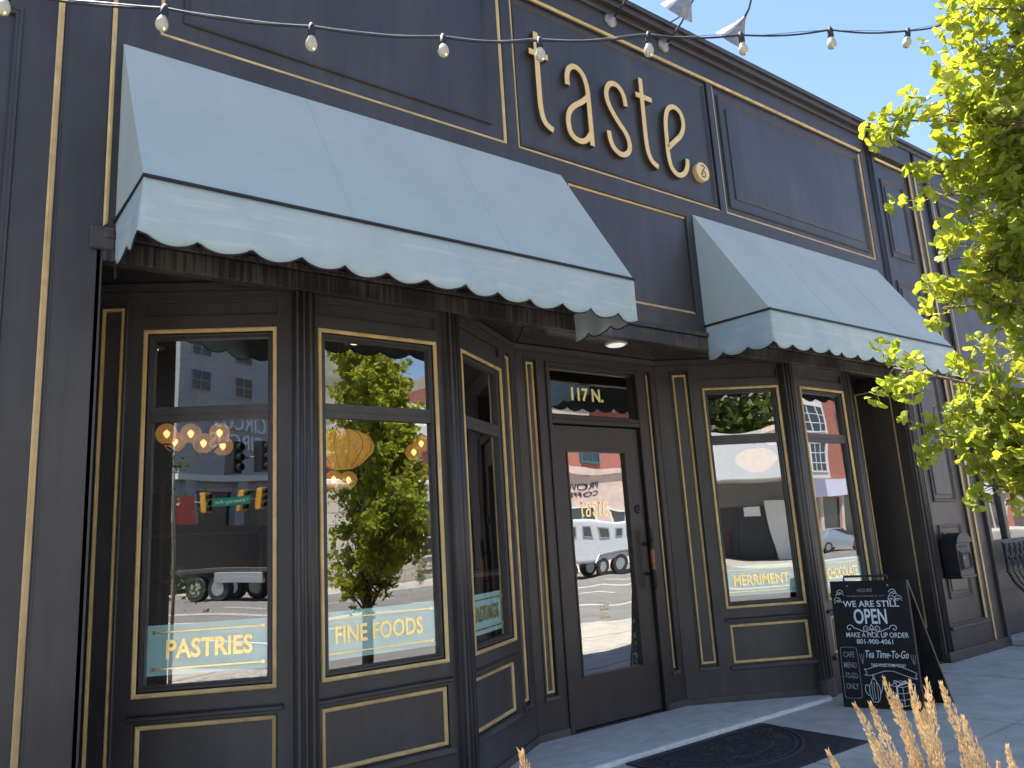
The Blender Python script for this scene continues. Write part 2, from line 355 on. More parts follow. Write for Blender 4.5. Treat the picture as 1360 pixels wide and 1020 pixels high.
def carved(F, S0, S1, Z0, Z1, holes, d0, d1):
    # board with rectangular holes, front at d1
    m = MB(); S = sorted({S0, S1, *[max(S0,min(S1,h[i])) for h in holes for i in (0,1)]}); Z = sorted({Z0, Z1, *[max(Z0,min(Z1,h[i])) for h in holes for i in (2,3)]})
    solid = {}
    for i in range(len(S)-1):
        for j in range(len(Z)-1):
            cs, cz = (S[i]+S[i+1])/2, (Z[j]+Z[j+1])/2
            solid[i,j] = not any(h[0] < cs < h[1] and h[2] < cz < h[3] for h in holes)
    for (i,j), ok in solid.items():
        if not ok: continue
        a, b, c, d = S[i], S[i+1], Z[j], Z[j+1]
        m.add([F(a,d1,c),F(b,d1,c),F(b,d1,d),F(a,d1,d)], [(0,1,2,3)]); m.add([F(a,d0,c),F(b,d0,c),F(b,d0,d),F(a,d0,d)], [(3,2,1,0)])
        for di, dj, e in ((-1,0,((a,c),(a,d))), (1,0,((b,d),(b,c))), (0,-1,((b,c),(a,c))), (0,1,((a,d),(b,d)))):
            if not solid.get((i+di, j+dj), False):
                (p,q),(r,t) = e; m.add([F(p,d1,q),F(r,d1,t),F(r,d0,t),F(p,d0,q)], [(0,1,2,3)])
    return m
def build_board(m, name, material, parent, bevel=.003):
    me = m.mesh(name); bm = bmesh.new(); bm.from_mesh(me)
    bmesh.ops.remove_doubles(bm, verts=bm.verts, dist=1e-5)
    bmesh.ops.dissolve_limit(bm, angle_limit=R(1), verts=bm.verts, edges=bm.edges)
    bmesh.ops.recalc_face_normals(bm, faces=bm.faces)
    ed = [e for e in bm.edges if len(e.link_faces) == 2 and e.calc_face_angle(0) > .5]
    bmesh.ops.bevel(bm, geom=ed, offset=bevel, segments=1, affect='EDGES', clamp_overlap=True)
    bmesh.ops.triangulate(bm, faces=[f for f in bm.faces if len(f.verts) > 4])
    bm.to_mesh(me); bm.free(); return mesh_obj(name, me, material, parent)
def text_mesh(body, height, extrude=.0008, offset=0., xs=1., shear=0., align='CENTER', space=1.):
    cu = bpy.data.curves.new('t', 'FONT'); cu.body = body; cu.size = 1; cu.extrude = extrude/height*.72; cu.offset = offset; cu.shear = shear
    cu.align_x = 'CENTER'; cu.space_character = space; cu.resolution_u = 3
    o = bpy.data.objects.new('t', cu); COL.objects.link(o)
    dg = bpy.context.evaluated_depsgraph_get(); me = bpy.data.meshes.new_from_object(o.evaluated_get(dg))
    bpy.data.objects.remove(o); bpy.data.curves.remove(cu)
    k = height/.72; me.materials.clear()
    me.transform(Matrix.Diagonal((k*xs, k, k, 1)))
    return me
def text(F, body, s, z, d, height, width=None, material='gold_leaf', parent=None, name='lettering', **kw):
    me = text_mesh(body, height, **kw)
    if width:
        xs = [v.co.x for v in me.vertices]; k = width/(max(xs)-min(xs)); c = (max(xs)+min(xs))/2
        me.transform(Matrix.Diagonal((k,1,1,1)) @ Matrix.Translation((-c,0,0)))
    me.transform(F.mat(s, d, z)); return mesh_obj(name, me, material, parent)

GOLD = [(.002,0),(.002,.010),(.006,.015),(.011,.016),(.014,.012),(.018,.012),(.0225,.007),(.0225,0)]
MOULD = [(0,0),(0,.010),(.006,.018),(.016,.018),(.022,.010),(.030,.008),(.036,0)]
BEAD = [(0,0),(.002,.008),(.009,.012),(.016,.008),(.018,0)]

# ================================================================== SETTING: ground
def sheet(name, x0, x1, y0, y1, z, material, kind='structure', th=.05):
    m = MB(); m.box((x0,y0,z-th),(x1,y1,z)); return tag(m.build(name, material), kind=kind)
ground = sheet('ground', -900, 900, -1500, 300, -.30, 'soil')
road = sheet('road', -160, 170, -23.8, -4.75, -.15, 'asphalt', th=.12)
for y, x0 in ((-14.3, 0), (-14.55, 0)):
    pass
lane = 0
for y in (-8.4, -11.8, -17.2, -20.6):
    for i in range(-8, 16):
        m = MB(); x = i*9.0 + (y*1.7 % 4); m.box((x, y-.06, -.151), (x+3.0, y+.06, -.146)); m.build('lane_dash', 'road_paint', road)
for y in (-14.35, -14.65):
    m = MB(); m.box((-80, y-.06, -.151), (150, y+.06, -.146)); m.build('centre_line', 'road_paint', road)
sidewalk = tag(sheet('sidewalk', -12, 40, -4.6, .9, -.045, 'joint', th=.15), kind='structure')
slab_meshes = {}
def slab(x0, x1, y0, y1, matn, parent=sidewalk, z0=-.05, z1=-.02):
    key = (round(x1-x0,3), round(y1-y0,3), matn)
    if key not in slab_meshes:
        m = MB(); m.box((-(x1-x0)/2, -(y1-y0)/2, 0), ((x1-x0)/2, (y1-y0)/2, z1-z0)); me = m.mesh('paving_slab')
        bm = bmesh.new(); bm.from_mesh(me); bmesh.ops.bevel(bm, geom=list(bm.edges), offset=.006, segments=2, affect='EDGES'); bm.to_mesh(me); bm.free()
        me.materials.append(MATS[matn]); slab_meshes[key] = me
    o = bpy.data.objects.new('paving_slab', slab_meshes[key]); COL.objects.link(o)
    o.location = ((x0+x1)/2, (y0+y1)/2, z0 + rnd.uniform(-.0015,.0015)); setparent(o, parent)
ys = [.70, -.315, -1.32, -2.33, -3.34, -4.58]
xs = [-9.5+1.52*i for i in range(0, 22)]
xoff = 5.64 - xs[10]
for j in range(5):
    for i in range(21):
        x0, x1 = xs[i]+xoff, xs[i+1]+xoff
        if j >= 3 and x1 > .2 and x0 < 5.0: continue         # planting bed
        slab(x0+.005, x1-.005, ys[j+1]+.005, ys[j]-.005, 'concrete' if (i*7+j*3) % 4 else 'concrete_b')
bed = MB(); bed.box((-.40, -4.55, -.06), (4.0+1.0, -2.36, -.025)); tag(bed.build('planting_bed', 'soil'), kind='structure')
kb = MB()
kerb = None
for i in range(-8, 26):
    m = MB(); m.box((i*1.5+.004, -4.75, -.16), (i*1.5+1.496, -4.605, -.02))
    if kerb is None: kerb = tag(m.build('kerb', 'kerb', bevel=.012), kind='structure')
    else: m.build('kerbstone', 'kerb', kerb, bevel=.012)
opp = tag(sheet('opposite_pavement', -160, 170, -31.5, -24.0, -.02, 'concrete', th=.2), kind='structure')
m = MB(); m.box((-160,-24.0,-.2),(170,-23.8,.0)); m.build('kerbstone', 'kerb', opp)

# ================================================================== SHOP BUILDING
shop = empty('shop_building', (4.1, .6, 0), 'dark charcoal single storey shopfront with gold trim, bay windows and recessed door', 'building')
A0, B1, B2, K1, K2, B3, B4, A1 = (.496,.626), (1.512,.04), (2.415,.04), (3.328,.626), (4.78,.626), (5.74,.04), (6.68,.04), (7.62,.62)
SOF = 2.71; FB = 2.64; TOP = 5.31
# --- upper facade
fields = [(.762,2.915,3.868,5.055), (3.0,5.097,3.868,5.055), (5.169,7.537,3.868,5.055), (3.42,4.64,2.92,3.725)]
build_board(carved(FRONT, .556, 7.62, FB+.10, TOP, fields, -.022, 0), 'fascia', 'paint', shop)
m = MB(); m.fbox(FRONT, .556, 7.62, -.30, -.021, FB+.10, TOP-.01); m.build('fascia_backing', 'paint_panel', shop)
m = MB(); m.fbox(FRONT, .556, 7.655, -.06, .012, FB, FB+.10); m.fbox(FRONT, .556, 7.655, -.02, .030, FB+.105, FB+.135); m.build('fascia_lip', 'drip_paint', shop, bevel=.004)
def gold(F, s0, s1, z0, z1, parent, sides='lbrt', name='gold_trim', d=0., prof=GOLD):
    m = MB(); m.ring(F, s0, s1, z0, z1, [(i, d+q) for i, q in prof], sides); return m.build(name, 'gold', parent)
def panel(F, s0, s1, z0, z1, d, gsides='lbrt', inner=(), goldd=None, raised=None, name='wall_panel', material='paint_panel'):
    m = MB(); m.fbox(F, s0+.001, s1-.001, d-.006, d+.001, z0+.001, z1-.001); p = m.build(name, material, shop)
    if gsides: gold(F, s0, s1, z0, z1, p, gsides, d=d)
    for ins in inner:
        q = MB(); q.ring(F, s0+ins, s1-ins, z0+ins, z1-ins, [(i, d+h) for i, h in MOULD]); q.build('moulding', 'paint', p)
    if raised:
        q = MB(); q.fbox(F, s0+raised, s1-raised, d, d+.012, z0+raised, z1-raised); q.build('raised_field', 'paint_panel', p, bevel=.008)
    return p
panel(FRONT, *fields[0], -.021, 'lbr', inner=(.115,))
panel(FRONT, *fields[1], -.021, 'lb', inner=(.028,))
panel(FRONT, *fields[2], -.021, 'lbr', inner=(.07,), raised=.17)
panel(FRONT, *fields[3], -.021, 'b', inner=())
gold(FRONT, 3.42, 4.64, 2.92, 3.725, shop, 'lt', d=-.021, prof=BEAD)
m = MB(); m.ring(FRONT, .70, 7.555, 5.05, 5.085, [(i, h) for i, h in GOLD], 't'); m.build('gold_trim', 'gold', shop)
gold(FRONT, .548, .60, 2.80, 5.3, shop, 'l')
# cornice
m = MB()
m.fbox(FRONT, -6, 7.62, -.25, .03, TOP-.06, TOP-.012); m.fbox(FRONT, -6, 14, -.25, .075, TOP-.012, TOP+.035); m.fbox(FRONT, -6, 14, -.25, .10, TOP+.035, TOP+.075)
m.build('cornice', 'paint', shop, bevel=.006)
m = MB()
for x0, x1 in ((7.655, 8.52), (8.60, 9.0)):
    m.fbox(FRONT, x0, x1, -.2, .06, 5.10, TOP-.015)
m.build('cornice_block', 'paint', shop, bevel=.006)
# --- left pilaster
lp = build_board(carved(FRONT, -6, .55, -.02, TOP-.005, [(-1.2,.165,.45,3.75), (-1.2,.165,3.95,5.1)], -.02, 0), 'pilaster', 'paint', shop)
m = MB(); m.fbox(FRONT, -6, .549, -.62, -.019, -.02, TOP-.01); m.build('pilaster_core', 'paint_panel', lp)
m = MB(); m.ring(FRONT, -1.2, .165, .45, 3.75, [(i-.03, h-.006) for i, h in MOULD]); m.build('moulding', 'paint', lp)
m = MB(); m.fbox(FRONT, .325, .350, 0, .012, .0, TOP-.07); m.fbox(FRONT, .331, .3355, .012, .016, .0, TOP-.07); m.fbox(FRONT, .341, .345, .012, .016, .0, TOP-.07); m.build('gold_trim', 'gold', lp, bevel=.002)
m = MB(); m.fbox(FRONT, .356, .366, 0, .006, .0, TOP-.07); m.build('bead', 'paint', lp, bevel=.002)
m = MB(); m.fbox(FRONT, .50, .60, -.05, .022, FB+.05, 2.80); m.build('bracket', 'paint_worn', lp, bevel=.006)
# --- right pilaster
rp = build_board(carved(FRONT, 7.62, 8.92, -.02, TOP-.005, [(7.80,8.52,.30,5.05)], -.02, 0), 'pilaster', 'paint', shop)
m = MB(); m.fbox(FRONT, 7.621, 8.919, -.62, -.019, -.02, TOP-.01); m.build('pilaster_core', 'paint', rp)
for x0, x1, z0, z1 in ((7.90,8.37,3.98,4.86), (7.90,8.37,2.86,3.72), (7.90,8.37,1.44,2.74), (7.90,8.37,.52,1.22)):
    m = MB(); m.ring(FRONT, x0, x1, z0, z1, [(i, h-.02) for i, h in MOULD]); m.build('moulding', 'paint', rp)
    m = MB(); m.fbox(FRONT, x0+.07, x1-.07, -.02, -.010, z0+.07, z1-.07); m.build('raised_field', 'paint_panel', rp, bevel=.006)
m = MB(); m.ring(FRONT, 7.80, 8.54, .28, 5.075, [(i, h) for i, h in GOLD], 'rt'); m.build('gold_trim', 'gold', rp)
m = MB(); m.fbox(FRONT, 8.64, 8.665, 0, .015, .05, 5.09); m.build('gold_trim', 'gold', rp, bevel=.004)
m = MB(); m.fbox(FRONT, 7.78, 8.55, 0, .022, .245, .28); m.build('ledge', 'paint_worn', rp, bevel=.006)
m = MB(); m.fbox(FRONT, 7.63, 8.93, 0, .03, -.02, .07); m.build('plinth', 'paint_worn', rp, bevel=.006)
for x in (7.665, 7.70, 7.74):
    m = MB(); m.tube([(x,-.004,.06),(x,-.004,5.1)], .014, 8); m.build('reeding', 'paint', rp, smooth=True)
m = MB(); m.fbox(FRONT, 8.875, 8.93, 0, .035, -.02, 5.1); m.build('edge_post', 'paint', rp, bevel=.004)
# --- side bay beyond right pilaster
SB = [(9.08,10.6,3.9,5.02), (10.75,12.6,3.9,5.02)]
build_board(carved(FRONT, 8.92, 14, 2.72, TOP-.005, SB, -.02, 0), 'fascia', 'paint', shop)
m = MB(); m.fbox(FRONT, 8.92, 14, -.30, -.019, 2.72, TOP-.01); m.build('fascia_backing', 'paint_panel', shop)
for f in SB: panel(FRONT, *f, -.02, 'lbrt', inner=(.09,))
gold(FRONT, 8.985, 9.5, 2.9, 5.06, shop, 'l'); 
m = MB(); m.fbox(FRONT, 8.94, 14, 0, .014, 2.86, 2.885); m.build('gold_trim', 'gold', shop, bevel=.003)
m = MB(); m.fbox(FRONT, 8.92, 14, -.05, .08, 2.66, 2.72); m.build('ledge', 'paint_worn', shop, bevel=.006)
sbw = build_board(carved(FRONT, 8.92, 14, -.02, 2.66, [(9.06,9.52,1.02,2.5),(9.60,10.9,1.02,2.5),(11.0,12.4,1.02,2.5)], -.12, -.06), 'side_shopfront', 'paint', shop)
for a, b in ((9.06,9.52),(9.60,10.9),(11.0,12.4)):
    m = MB(); m.fbox(FRONT, a-.002, b+.002, -.10, -.094, 1.018, 2.502); m.build('pane', 'window_glass', sbw)
m = MB(); m.fbox(FRONT, 8.93, 14, -.10, .26, -.02, .05); m.build('sill', 'kerb', shop, bevel=.01)

# --- bay walls
def window(F, s0, s1, txt=None, tw=.4, decal=True, ts=None, label=None, name='window', side=None):
    z0, z1 = .683, 2.462; g = .028
    m = MB()
    fz = [(i, q) for i, q in ((0,-.052),(0,-.006),(.012,-.006),(.016,-.014),(.022,-.014),(.026,-.045),(.026,-.052))]
    m.ring(F, s0+g, s1-g, z0+g, z1-g, fz)
    m.fbox(F, s0+g+.02, s1-g-.02, -.052, -.012, 1.985, 2.06)
    m.fbox(F, s0+g+.02, s1-g-.02, -.045, -.008, 2.018, 2.024)
    wn = m.build(name, 'paint', shop)
    if label: wn['label'] = label
    gold(F, s0, s1, z0, z1, wn)
    a, b = s0+g+.024, s1-g-.024
    for q0, q1 in ((z0+g+.024, 1.988), (2.057, z1-g-.024)):
        p = MB(); p.fbox(F, a, b, -.040, -.034, q0, q1); p.build('pane', 'window_glass', wn)
    if txt:
        c = ts if ts else (s0+s1)/2
        t = MB(); t.fbox(F, a+.002, (side or b-.002), -.0425, -.0408, .775, 1.005); t.build('vinyl_band', 'teal_vinyl', wn)
        text(F, txt, c, .852, -.0335, .085, width=tw, parent=wn, offset=.03 if len(txt) < 9 else .025)
        for zz in (.805, .972):
            r = MB(); x0, x1 = c-tw/2-.055, min(b-.02, c+tw/2+.055)
            r.fbox(F, x0, x1, -.0338, -.0325, zz-.0035, zz+.0035)
            for xx in (x0, x1): r.fbox(F, xx-.008, xx+.008, -.0338, -.0323, zz-.008, zz+.008)
            r.build('decal_rule', 'gold_leaf', wn)
    return wn
def strip(F, s0, s1, sides='lbrt'):
    m = MB(); m.fbox(F, s0+.001, s1-.001, -.026, -.019, .271, 2.599); p = m.build('strip_panel', 'paint_panel', shop)
    gold(F, s0+.012, s1-.012, .285, 2.585, p, sides, d=-.019, prof=[(i*.8, h) for i, h in GOLD])
    q = MB(); q.ring(F, s0-.012, s1+.012, .258, 2.612, [(0,0),(.002,.006),(.008,.008),(.012,0)]); q.build('moulding', 'paint', p)
    q = MB(); q.fbox(F, s0-.015, s1+.015, 0, .016, .240, .268); q.build('ledge', 'paint_worn', p, bevel=.005)
def low_panel(F, s0, s1):
    m = MB(); m.fbox(F, s0+.001, s1-.001, -.026, -.019, .266, .569); p = m.build('low_panel', 'paint_panel', shop)
    gold(F, s0+.004, s1-.004, .270, .565, p, d=-.019)
    q = MB(); q.fbox(F, s0-.03, s1+.03, 0, .018, .586, .606); q.fbox(F, s0-.03, s1+.03, .0, .010, .606, .616); q.build('ledge', 'paint', p, bevel=.006)
    q = MB(); q.fbox(F, s0-.03, s1+.03, 0, .022, .228, .262); q.build('ledge', 'paint_worn', p, bevel=.008)
def bay_wall(a, b, win, strips, pan):
    F = Fr(a, b); hl = [(win[0]+.02, win[1]-.02, .70, 2.445), (win[0], win[1], 2.535, 2.603)]
    hl += [(s0, s1, .27, 2.60) for s0, s1 in strips]; hl.append((pan[0], pan[1], .265, .570))
    wl = build_board(carved(F, 0, F.L, -.02, SOF, hl, -.02, 0), 'bay_wall', 'paint', shop)
    build_board(carved(F, .0, F.L, -.02, SOF, [(win[0]+.02, win[1]-.02, .70, 2.445)], -.055, -.0195), 'wall_core', 'paint', wl)
    m = MB(); m.fbox(F, 0, F.L, 0, .016, 2.665, SOF-.002); m.fbox(F, 0, F.L, 0, .008, 2.645, 2.665); m.build('crown_moulding', 'paint', wl, bevel=.004)
    m = MB(); m.fbox(F, 0, F.L, 0, .012, -.02, .045); m.build('baseboard', 'paint_worn', wl, bevel=.004)
    for s0, s1 in strips: strip(F, s0, s1)
    low_panel(F, *pan)
    return F
F1 = bay_wall(A0, B1, (.379,1.041), [(.158,.293)], (.392,1.040)); window(F1, .379, 1.041, 'PASTRIES', .40, ts=.72, label='bay window lettered PASTRIES over a teal band')
F2 = bay_wall(B1, B2, (.073,.801), [], (.075,.79)); window(F2, .073, .801, 'FINE FOODS', .50, ts=.417, label='bay window lettered FINE FOODS over a teal band')
F3 = bay_wall(B2, K1, (.119,.781), [(.872,.985)], (.119,.745)); window(F3, .119, .781, 'TASTINGS', .42, ts=.40, side=.66, label='angled window lettered TASTINGS over a teal band')
FM = bay_wall(K2, B3, (.385,1.050), [(.136,.280)], (.400,1.050)); window(FM, .385, 1.050, 'MERRIMENT', .46, ts=.72, label='bay window lettered MERRIMENT over a teal band')
FC = bay_wall(B3, B4, (.170,.850), [], (.175,.80)); window(FC, .170, .850, 'CHOCOLATE', .46, ts=.50, label='bay window lettered CHOCOLATE over a teal band')
FE = bay_wall(B4, A1, (.12,.78), [(.87,.985)], (.12,.74)); window(FE, .12, .78)
# corner posts
def post(c, ang):
    m = MB(); x, y = c
    u = Vector((math.cos(ang), math.sin(ang))); n = Vector((u.y, -u.x))
    def prof(pt): return (x+u.x*pt[0]+n.x*pt[1], y+u.y*pt[0]+n.y*pt[1])
    m.prism([prof(q) for q in ((-.058,-.03),(.058,-.03),(.058,.020),(.030,.034),(-.030,.034),(-.058,.020))], -.02, SOF-.001)
    p = m.build('corner_post', 'paint', shop, bevel=.004)
    for k, r in ((-.046,.011),(-.016,.012),(.016,.012),(.046,.011)):
        q = MB(); a = prof((k, .036-.35*abs(k))); q.tube([(a[0],a[1],.12),(a[0],a[1],SOF-.07)], r, 8); q.build('reeding', 'paint', p, smooth=True)
    q = MB(); q.prism([prof(t) for t in ((-.07,-.03),(.07,-.03),(.07,.03),(.036,.050),(-.036,.050),(-.07,.03))], -.02, .10); q.build('plinth', 'paint_worn', p, bevel=.005)
post(B1, R(-15)); post(B2, R(16)); post(B3, R(-15)); post(B4, R(16))
# pilaster return (faces the bay)
RET = Fr((7.618,.62), (7.618,.0)); 
rw = build_board(carved(RET, 0, .60, -.02, SOF, [(.10,.50,.27,2.60)], -.02, .012), 'return_wall', 'door_paint', shop)
m = MB(); m.fbox(RET, .10, .50, -.015, -.004, .27, 2.60); p = m.build('wall_panel', 'door_paint', shop); gold(RET, .115, .487, .285, 2.585, p, d=-.004, prof=[(i*.7, h*.6) for i, h in GOLD])
RL = Fr((.552,.0), (.552,.62)); m = MB(); m.fbox(RL, 0, .62, -.02, .004, -.02, SOF); m.build('return_wall', 'paint', shop)
# --- door wall
FD = Fr(K1, K2)
dw = build_board(carved(FD, 0, FD.L, -.02, SOF, [(.288,1.236,-.03,2.585), (.092,.188,.27,2.60), (1.338,1.392,.27,2.60)], -.055, 0), 'door_wall', 'door_paint', shop)
m = MB(); m.fbox(FD, .05, .24, -.062, -.054, .2, 2.66); m.fbox(FD, 1.30, 1.42, -.062, -.054, .2, 2.66); m.build('wall_core', 'door_paint', dw)
m = MB(); m.fbox(FD, 0, FD.L, 0, .016, 2.665, SOF-.002); m.fbox(FD, 0, FD.L, 0, .008, 2.63, 2.645); m.build('crown_moulding', 'paint', dw, bevel=.004)
for a_, b_ in ((0,.276),(1.248,FD.L)):
    m = MB(); m.fbox(FD, a_, b_, 0, .012, -.02, .05); m.build('baseboard', 'paint_worn', dw, bevel=.004)
strip(FD, .092, .188); strip(FD, 1.338, 1.392, 'lb')
m = MB()
m.fbox(FD, .276, .312, -.09, .014, -.01, 2.60); m.fbox(FD, 1.212, 1.248, -.09, .014, -.01, 2.60); m.fbox(FD, .312, 1.212, -.09, .010, 2.57, 2.60); m.fbox(FD, .312, 1.212, -.09, .012, 2.135, 2.20)
m.fbox(FD, .312, 1.212, -.09, .020, 2.165, 2.18)
m.build('door_frame', 'door_paint', shop, bevel=.004)
tw_ = MB(); tw_.ring(FD, .312, 1.212, 2.20, 2.57, [(0,-.06),(0,-.03),(.016,-.03),(.016,-.06)]); tw = tw_.build('transom_window', 'door_paint', shop)
tw['label'] = 'transom window over the door numbered 117 N.'
m = MB(); m.fbox(FD, .326, 1.198, -.052, -.046, 2.214, 2.556); m.build('pane', 'window_glass', tw)
text(FD, '117 N.', .725, 2.335, -.0455, .098, width=.33, parent=tw, offset=.03, material='gold_paint')
door = build_board(carved(FD, .318, 1.206, .012, 2.128, [(.452,1.038,.35,1.932)], -.06, -.018), 'door', 'door_paint', shop, .004)
m = MB(); m.fbox(FD, .447, 1.043, -.045, -.039, .345, 1.937); m.build('pane', 'door_glass', door)
m = MB(); m.ring(FD, .440, 1.050, .338, 1.944, [(0,-.018),(0,-.012),(.012,-.012),(.014,-.036)]); m.build('glazing_bead', 'door_paint', door)
m = MB(); m.fbox(FD, .318, 1.206, -.075, .004, -.02, .010); m.build('threshold', 'black_metal', shop, bevel=.003)
for z in (.42, 1.05, 1.78):
    m = MB(); q = FD(.314, -.006, z); m.tube([q, q+Vector((0,0,.10))], .007, 8); m.build('hinge', 'steel', door, smooth=True)
# door lettering: small copy of the sign strokes below
TS = {
 't': [[(3.204,4.804),(3.204,4.684),(3.203,4.49),(3.203,4.272),(3.208,4.193),(3.228,4.119),(3.265,4.089),(3.308,4.075)], [(3.135,4.634),(3.303,4.634)]],
 'a': [[(3.473,4.484),(3.474,4.558),(3.492,4.615),(3.535,4.655),(3.590,4.655),(3.640,4.612),(3.666,4.53),(3.670,4.421),(3.670,4.25),(3.670,4.057)], [(3.668,4.449),(3.606,4.387),(3.524,4.333),(3.468,4.273),(3.449,4.198),(3.457,4.115),(3.495,4.070),(3.560,4.058),(3.620,4.086),(3.660,4.145)]],
 's': [[(4.058,4.493),(4.050,4.572),(4.012,4.635),(3.945,4.655),(3.880,4.615),(3.853,4.53),(3.876,4.443),(3.955,4.336),(4.037,4.258),(4.066,4.170),(4.040,4.098),(3.967,4.060),(3.893,4.089),(3.858,4.15),(3.850,4.23)]],
 'T': [[(4.250,4.796),(4.249,4.636),(4.247,4.423),(4.247,4.243),(4.258,4.157),(4.292,4.095),(4.357,4.066)], [(4.181,4.636),(4.358,4.636)]],
 'e': [[(4.505,4.275),(4.58,4.345),(4.664,4.415),(4.712,4.5),(4.716,4.590),(4.680,4.650),(4.607,4.668),(4.530,4.615),(4.496,4.498),(4.490,4.343),(4.488,4.189),(4.511,4.095),(4.577,4.050),(4.656,4.080),(4.705,4.150),(4.715,4.227)]]}
def smooth_line(p, it=2):
    for _ in range(it):
        if len(p) < 3: return p
        q = [p[0]]
        for a, b in zip(p[:-1], p[1:]):
            q += [(a[0]*.75+b[0]*.25, a[1]*.75+b[1]*.25), (a[0]*.25+b[0]*.75, a[1]*.25+b[1]*.75)]
        q.append(p[-1]); p = q
    return p
m = MB()
k = .31/1.85
for ls in TS.values():
    for l in ls: m.ribbon(FD, [(.715+(x-4.06)*k, 1.455+(z-4.06)*k) for x, z in smooth_line(l)], .0115, -.0385, -.037)
m.lathe(FD(.715+(4.885-4.06)*k, -.0385, 1.455+.10*k), FD.n, [(.013,0),(.013,.0015)], 14)
m.build('lettering', 'gold_leaf', door)
for i, t in enumerate(('#TasteProvo', '@TasteUtah', 'f  t  o', 'tasteutah.com')): text(FD, t, .715, .80-i*.028, -.0385, .014, width=(.10,.085,.06,.11)[i], parent=door, material='gold_paint')
m = MB(); c = FD(1.131,-.018,1.494); m.lathe(c, FD.n, [(.034,0),(.034,.008),(.028,.014),(.014,.016),(.012,.024),(0,.025)], 20); m.build('deadbolt', 'black_metal', door, smooth=False)
m = MB(); hx = 1.172
hp = [(.002,.0),(.012,.012),(.020,.035),(.016,.055),(.024,.068),(.024,.078),(.014,.088),(.013,.12),(.017,.14),(.017,.30),(.013,.325),(.014,.36),(.024,.370),(.024,.380),(.016,.392),(.022,.412),(.018,.435),(.008,.452),(.010,.460),(.002,.470)]
m.lathe(FD(hx,.055,.885), (0,0,1), hp, 14); hd = m.build('handle', 'black_metal', door, smooth=True)
m = MB(); m.lathe(FD(hx,.055,1.027), (0,0,1), [(.0175,0),(.0185,.01),(.0185,.15),(.0175,.16)], 14); m.build('grip', 'bronze_worn', hd, smooth=True) if False else m.build('grip', 'bronze_worn', door, smooth=True)
for z in (1.0, 1.225):
    m = MB(); m.tube([FD(hx,-.02,z), FD(hx,.05,z)], .008, 8); m.lathe(FD(hx,-.018,z), FD.n, [(.02,0),(.018,.006),(.008,.010)], 12); m.build('handle_post', 'black_metal', door)
# --- soffit with downlight
m = MB(); m.prism([(.556,.02),(7.618,.02),(7.618,.75),(.556,.75)], SOF, SOF+.05); sf = m.build('soffit', 'soffit_paint', shop)
for a, b in (((3.34,.60),(3.0,.02)), ((4.77,.60),(5.15,.02))):
    F = Fr(a, b); q = MB(); q.fbox(F, 0, F.L, -.004, .004, SOF-.004, SOF+.001); q.build('soffit_joint', 'rubber', sf)
m = MB(); m.lathe((4.07,.33,SOF+.002), (0,0,-1), [(.085,0),(.085,.010),(.072,.014)], 24); dl = m.build('downlight', 'white_plastic', sf)
m = MB(); m.lathe((4.07,.33,SOF-.010), (0,0,-1), [(.070,0),(.066,.006),(.0,.007)], 24); m.build('lens', 'downlight_glow', sf)
# --- body of the building
m = MB(); m.box((-6,.62,SOF+.45),(14,12,5.0)); m.box((-6,11.8,-.02),(14,12,3.2)); m.box((-6,.62,-.02),(-5.8,12,3.2)); m.box((13.8,.62,-.02),(14,12,3.2)); m.build('building_body', 'roofing', shop)
m = MB(); m.box((-6,.63,SOF+.05),(14,.80,SOF+.46)); m.build('header_beam', 'interior_wall', shop)
m = MB(); m.box((8.0,.64,0),(8.1,6.0,3.16)); m.box((0.3,.64,0),(.4,6.0,3.16)); m.box((.3,6.0,0),(8.1,6.1,3.16)); m.build('interior_wall', 'interior_wall', shop)
m = MB(); m.box((-5.8,.03,-.03),(13.8,11.8,-.001)); m.build('interior_floor', 'interior_floor', shop)
m = MB(); m.box((8.92,1.5,-.0),(13.8,1.6,3.16)); m.build('interior_wall', 'interior_wall', shop)
for p_ in ((3.0,2.55),(5.2,2.6),(1.5,3.4)):
    m = MB(); m.lathe((p_[0],p_[1],3.155), (0,0,-1), [(.09,0),(.09,.010),(.075,.014)], 20); q = m.build('ceiling_light', 'white_plastic', shop); m = MB(); m.lathe((p_[0],p_[1],3.143), (0,0,-1), [(.07,0),(.0,.004)], 16); m.build('lens', 'bulb_glow', q)
# marble entrance slab
step = empty('doorstep', (4.1,.2,-.02), 'pale grey marble entrance slab with white front edge before the door', 'doorstep')
m = MB(); m.prism([(2.40,-.045),(5.62,-.045),(5.74,.02),(4.775,.62),(3.333,.62),(2.415,.02)], -.045, .000); m.build('slab', 'marble', step, bevel=.003)
m = MB(); m.prism([(2.36,-.085),(5.64,-.06),(5.64,-.035),(2.36,-.047)], -.045, .004); m.build('edge_strip', 'nosing', step, bevel=.003)

# ================================================================== SIGN LETTERS
sign = empty('wall_sign', (4.06,0,4.05), 'raised gold lowercase letters spelling taste with a round full stop', 'sign')
for nm, ls in TS.items():
    m = MB()
    for q, l in enumerate(ls): m.ribbon(FRONT, smooth_line(l), .041, .013, .0175+.0012*q)
    lt = m.build('letter', 'gold_letter', sign, fix=False)
    m = MB()
    for q, l in enumerate(ls): m.ribbon(FRONT, smooth_line(l), .043, -.02, .013-.0012*q)
    m.build('letter_side', 'bronze_dark', lt, fix=False)
m = MB(); m.lathe((4.885,.0,4.160), (0,-1,0), [(.080,-.02),(.080,.022),(.078,.024)], 32); dot = m.build('full_stop', 'gold_letter', sign)
m = MB(); m.ribbon(FRONT, smooth_line([(4.868,4.205),(4.90,4.215),(4.912,4.195),(4.885,4.175),(4.872,4.155),(4.885,4.135)]), .010, .023, .026)
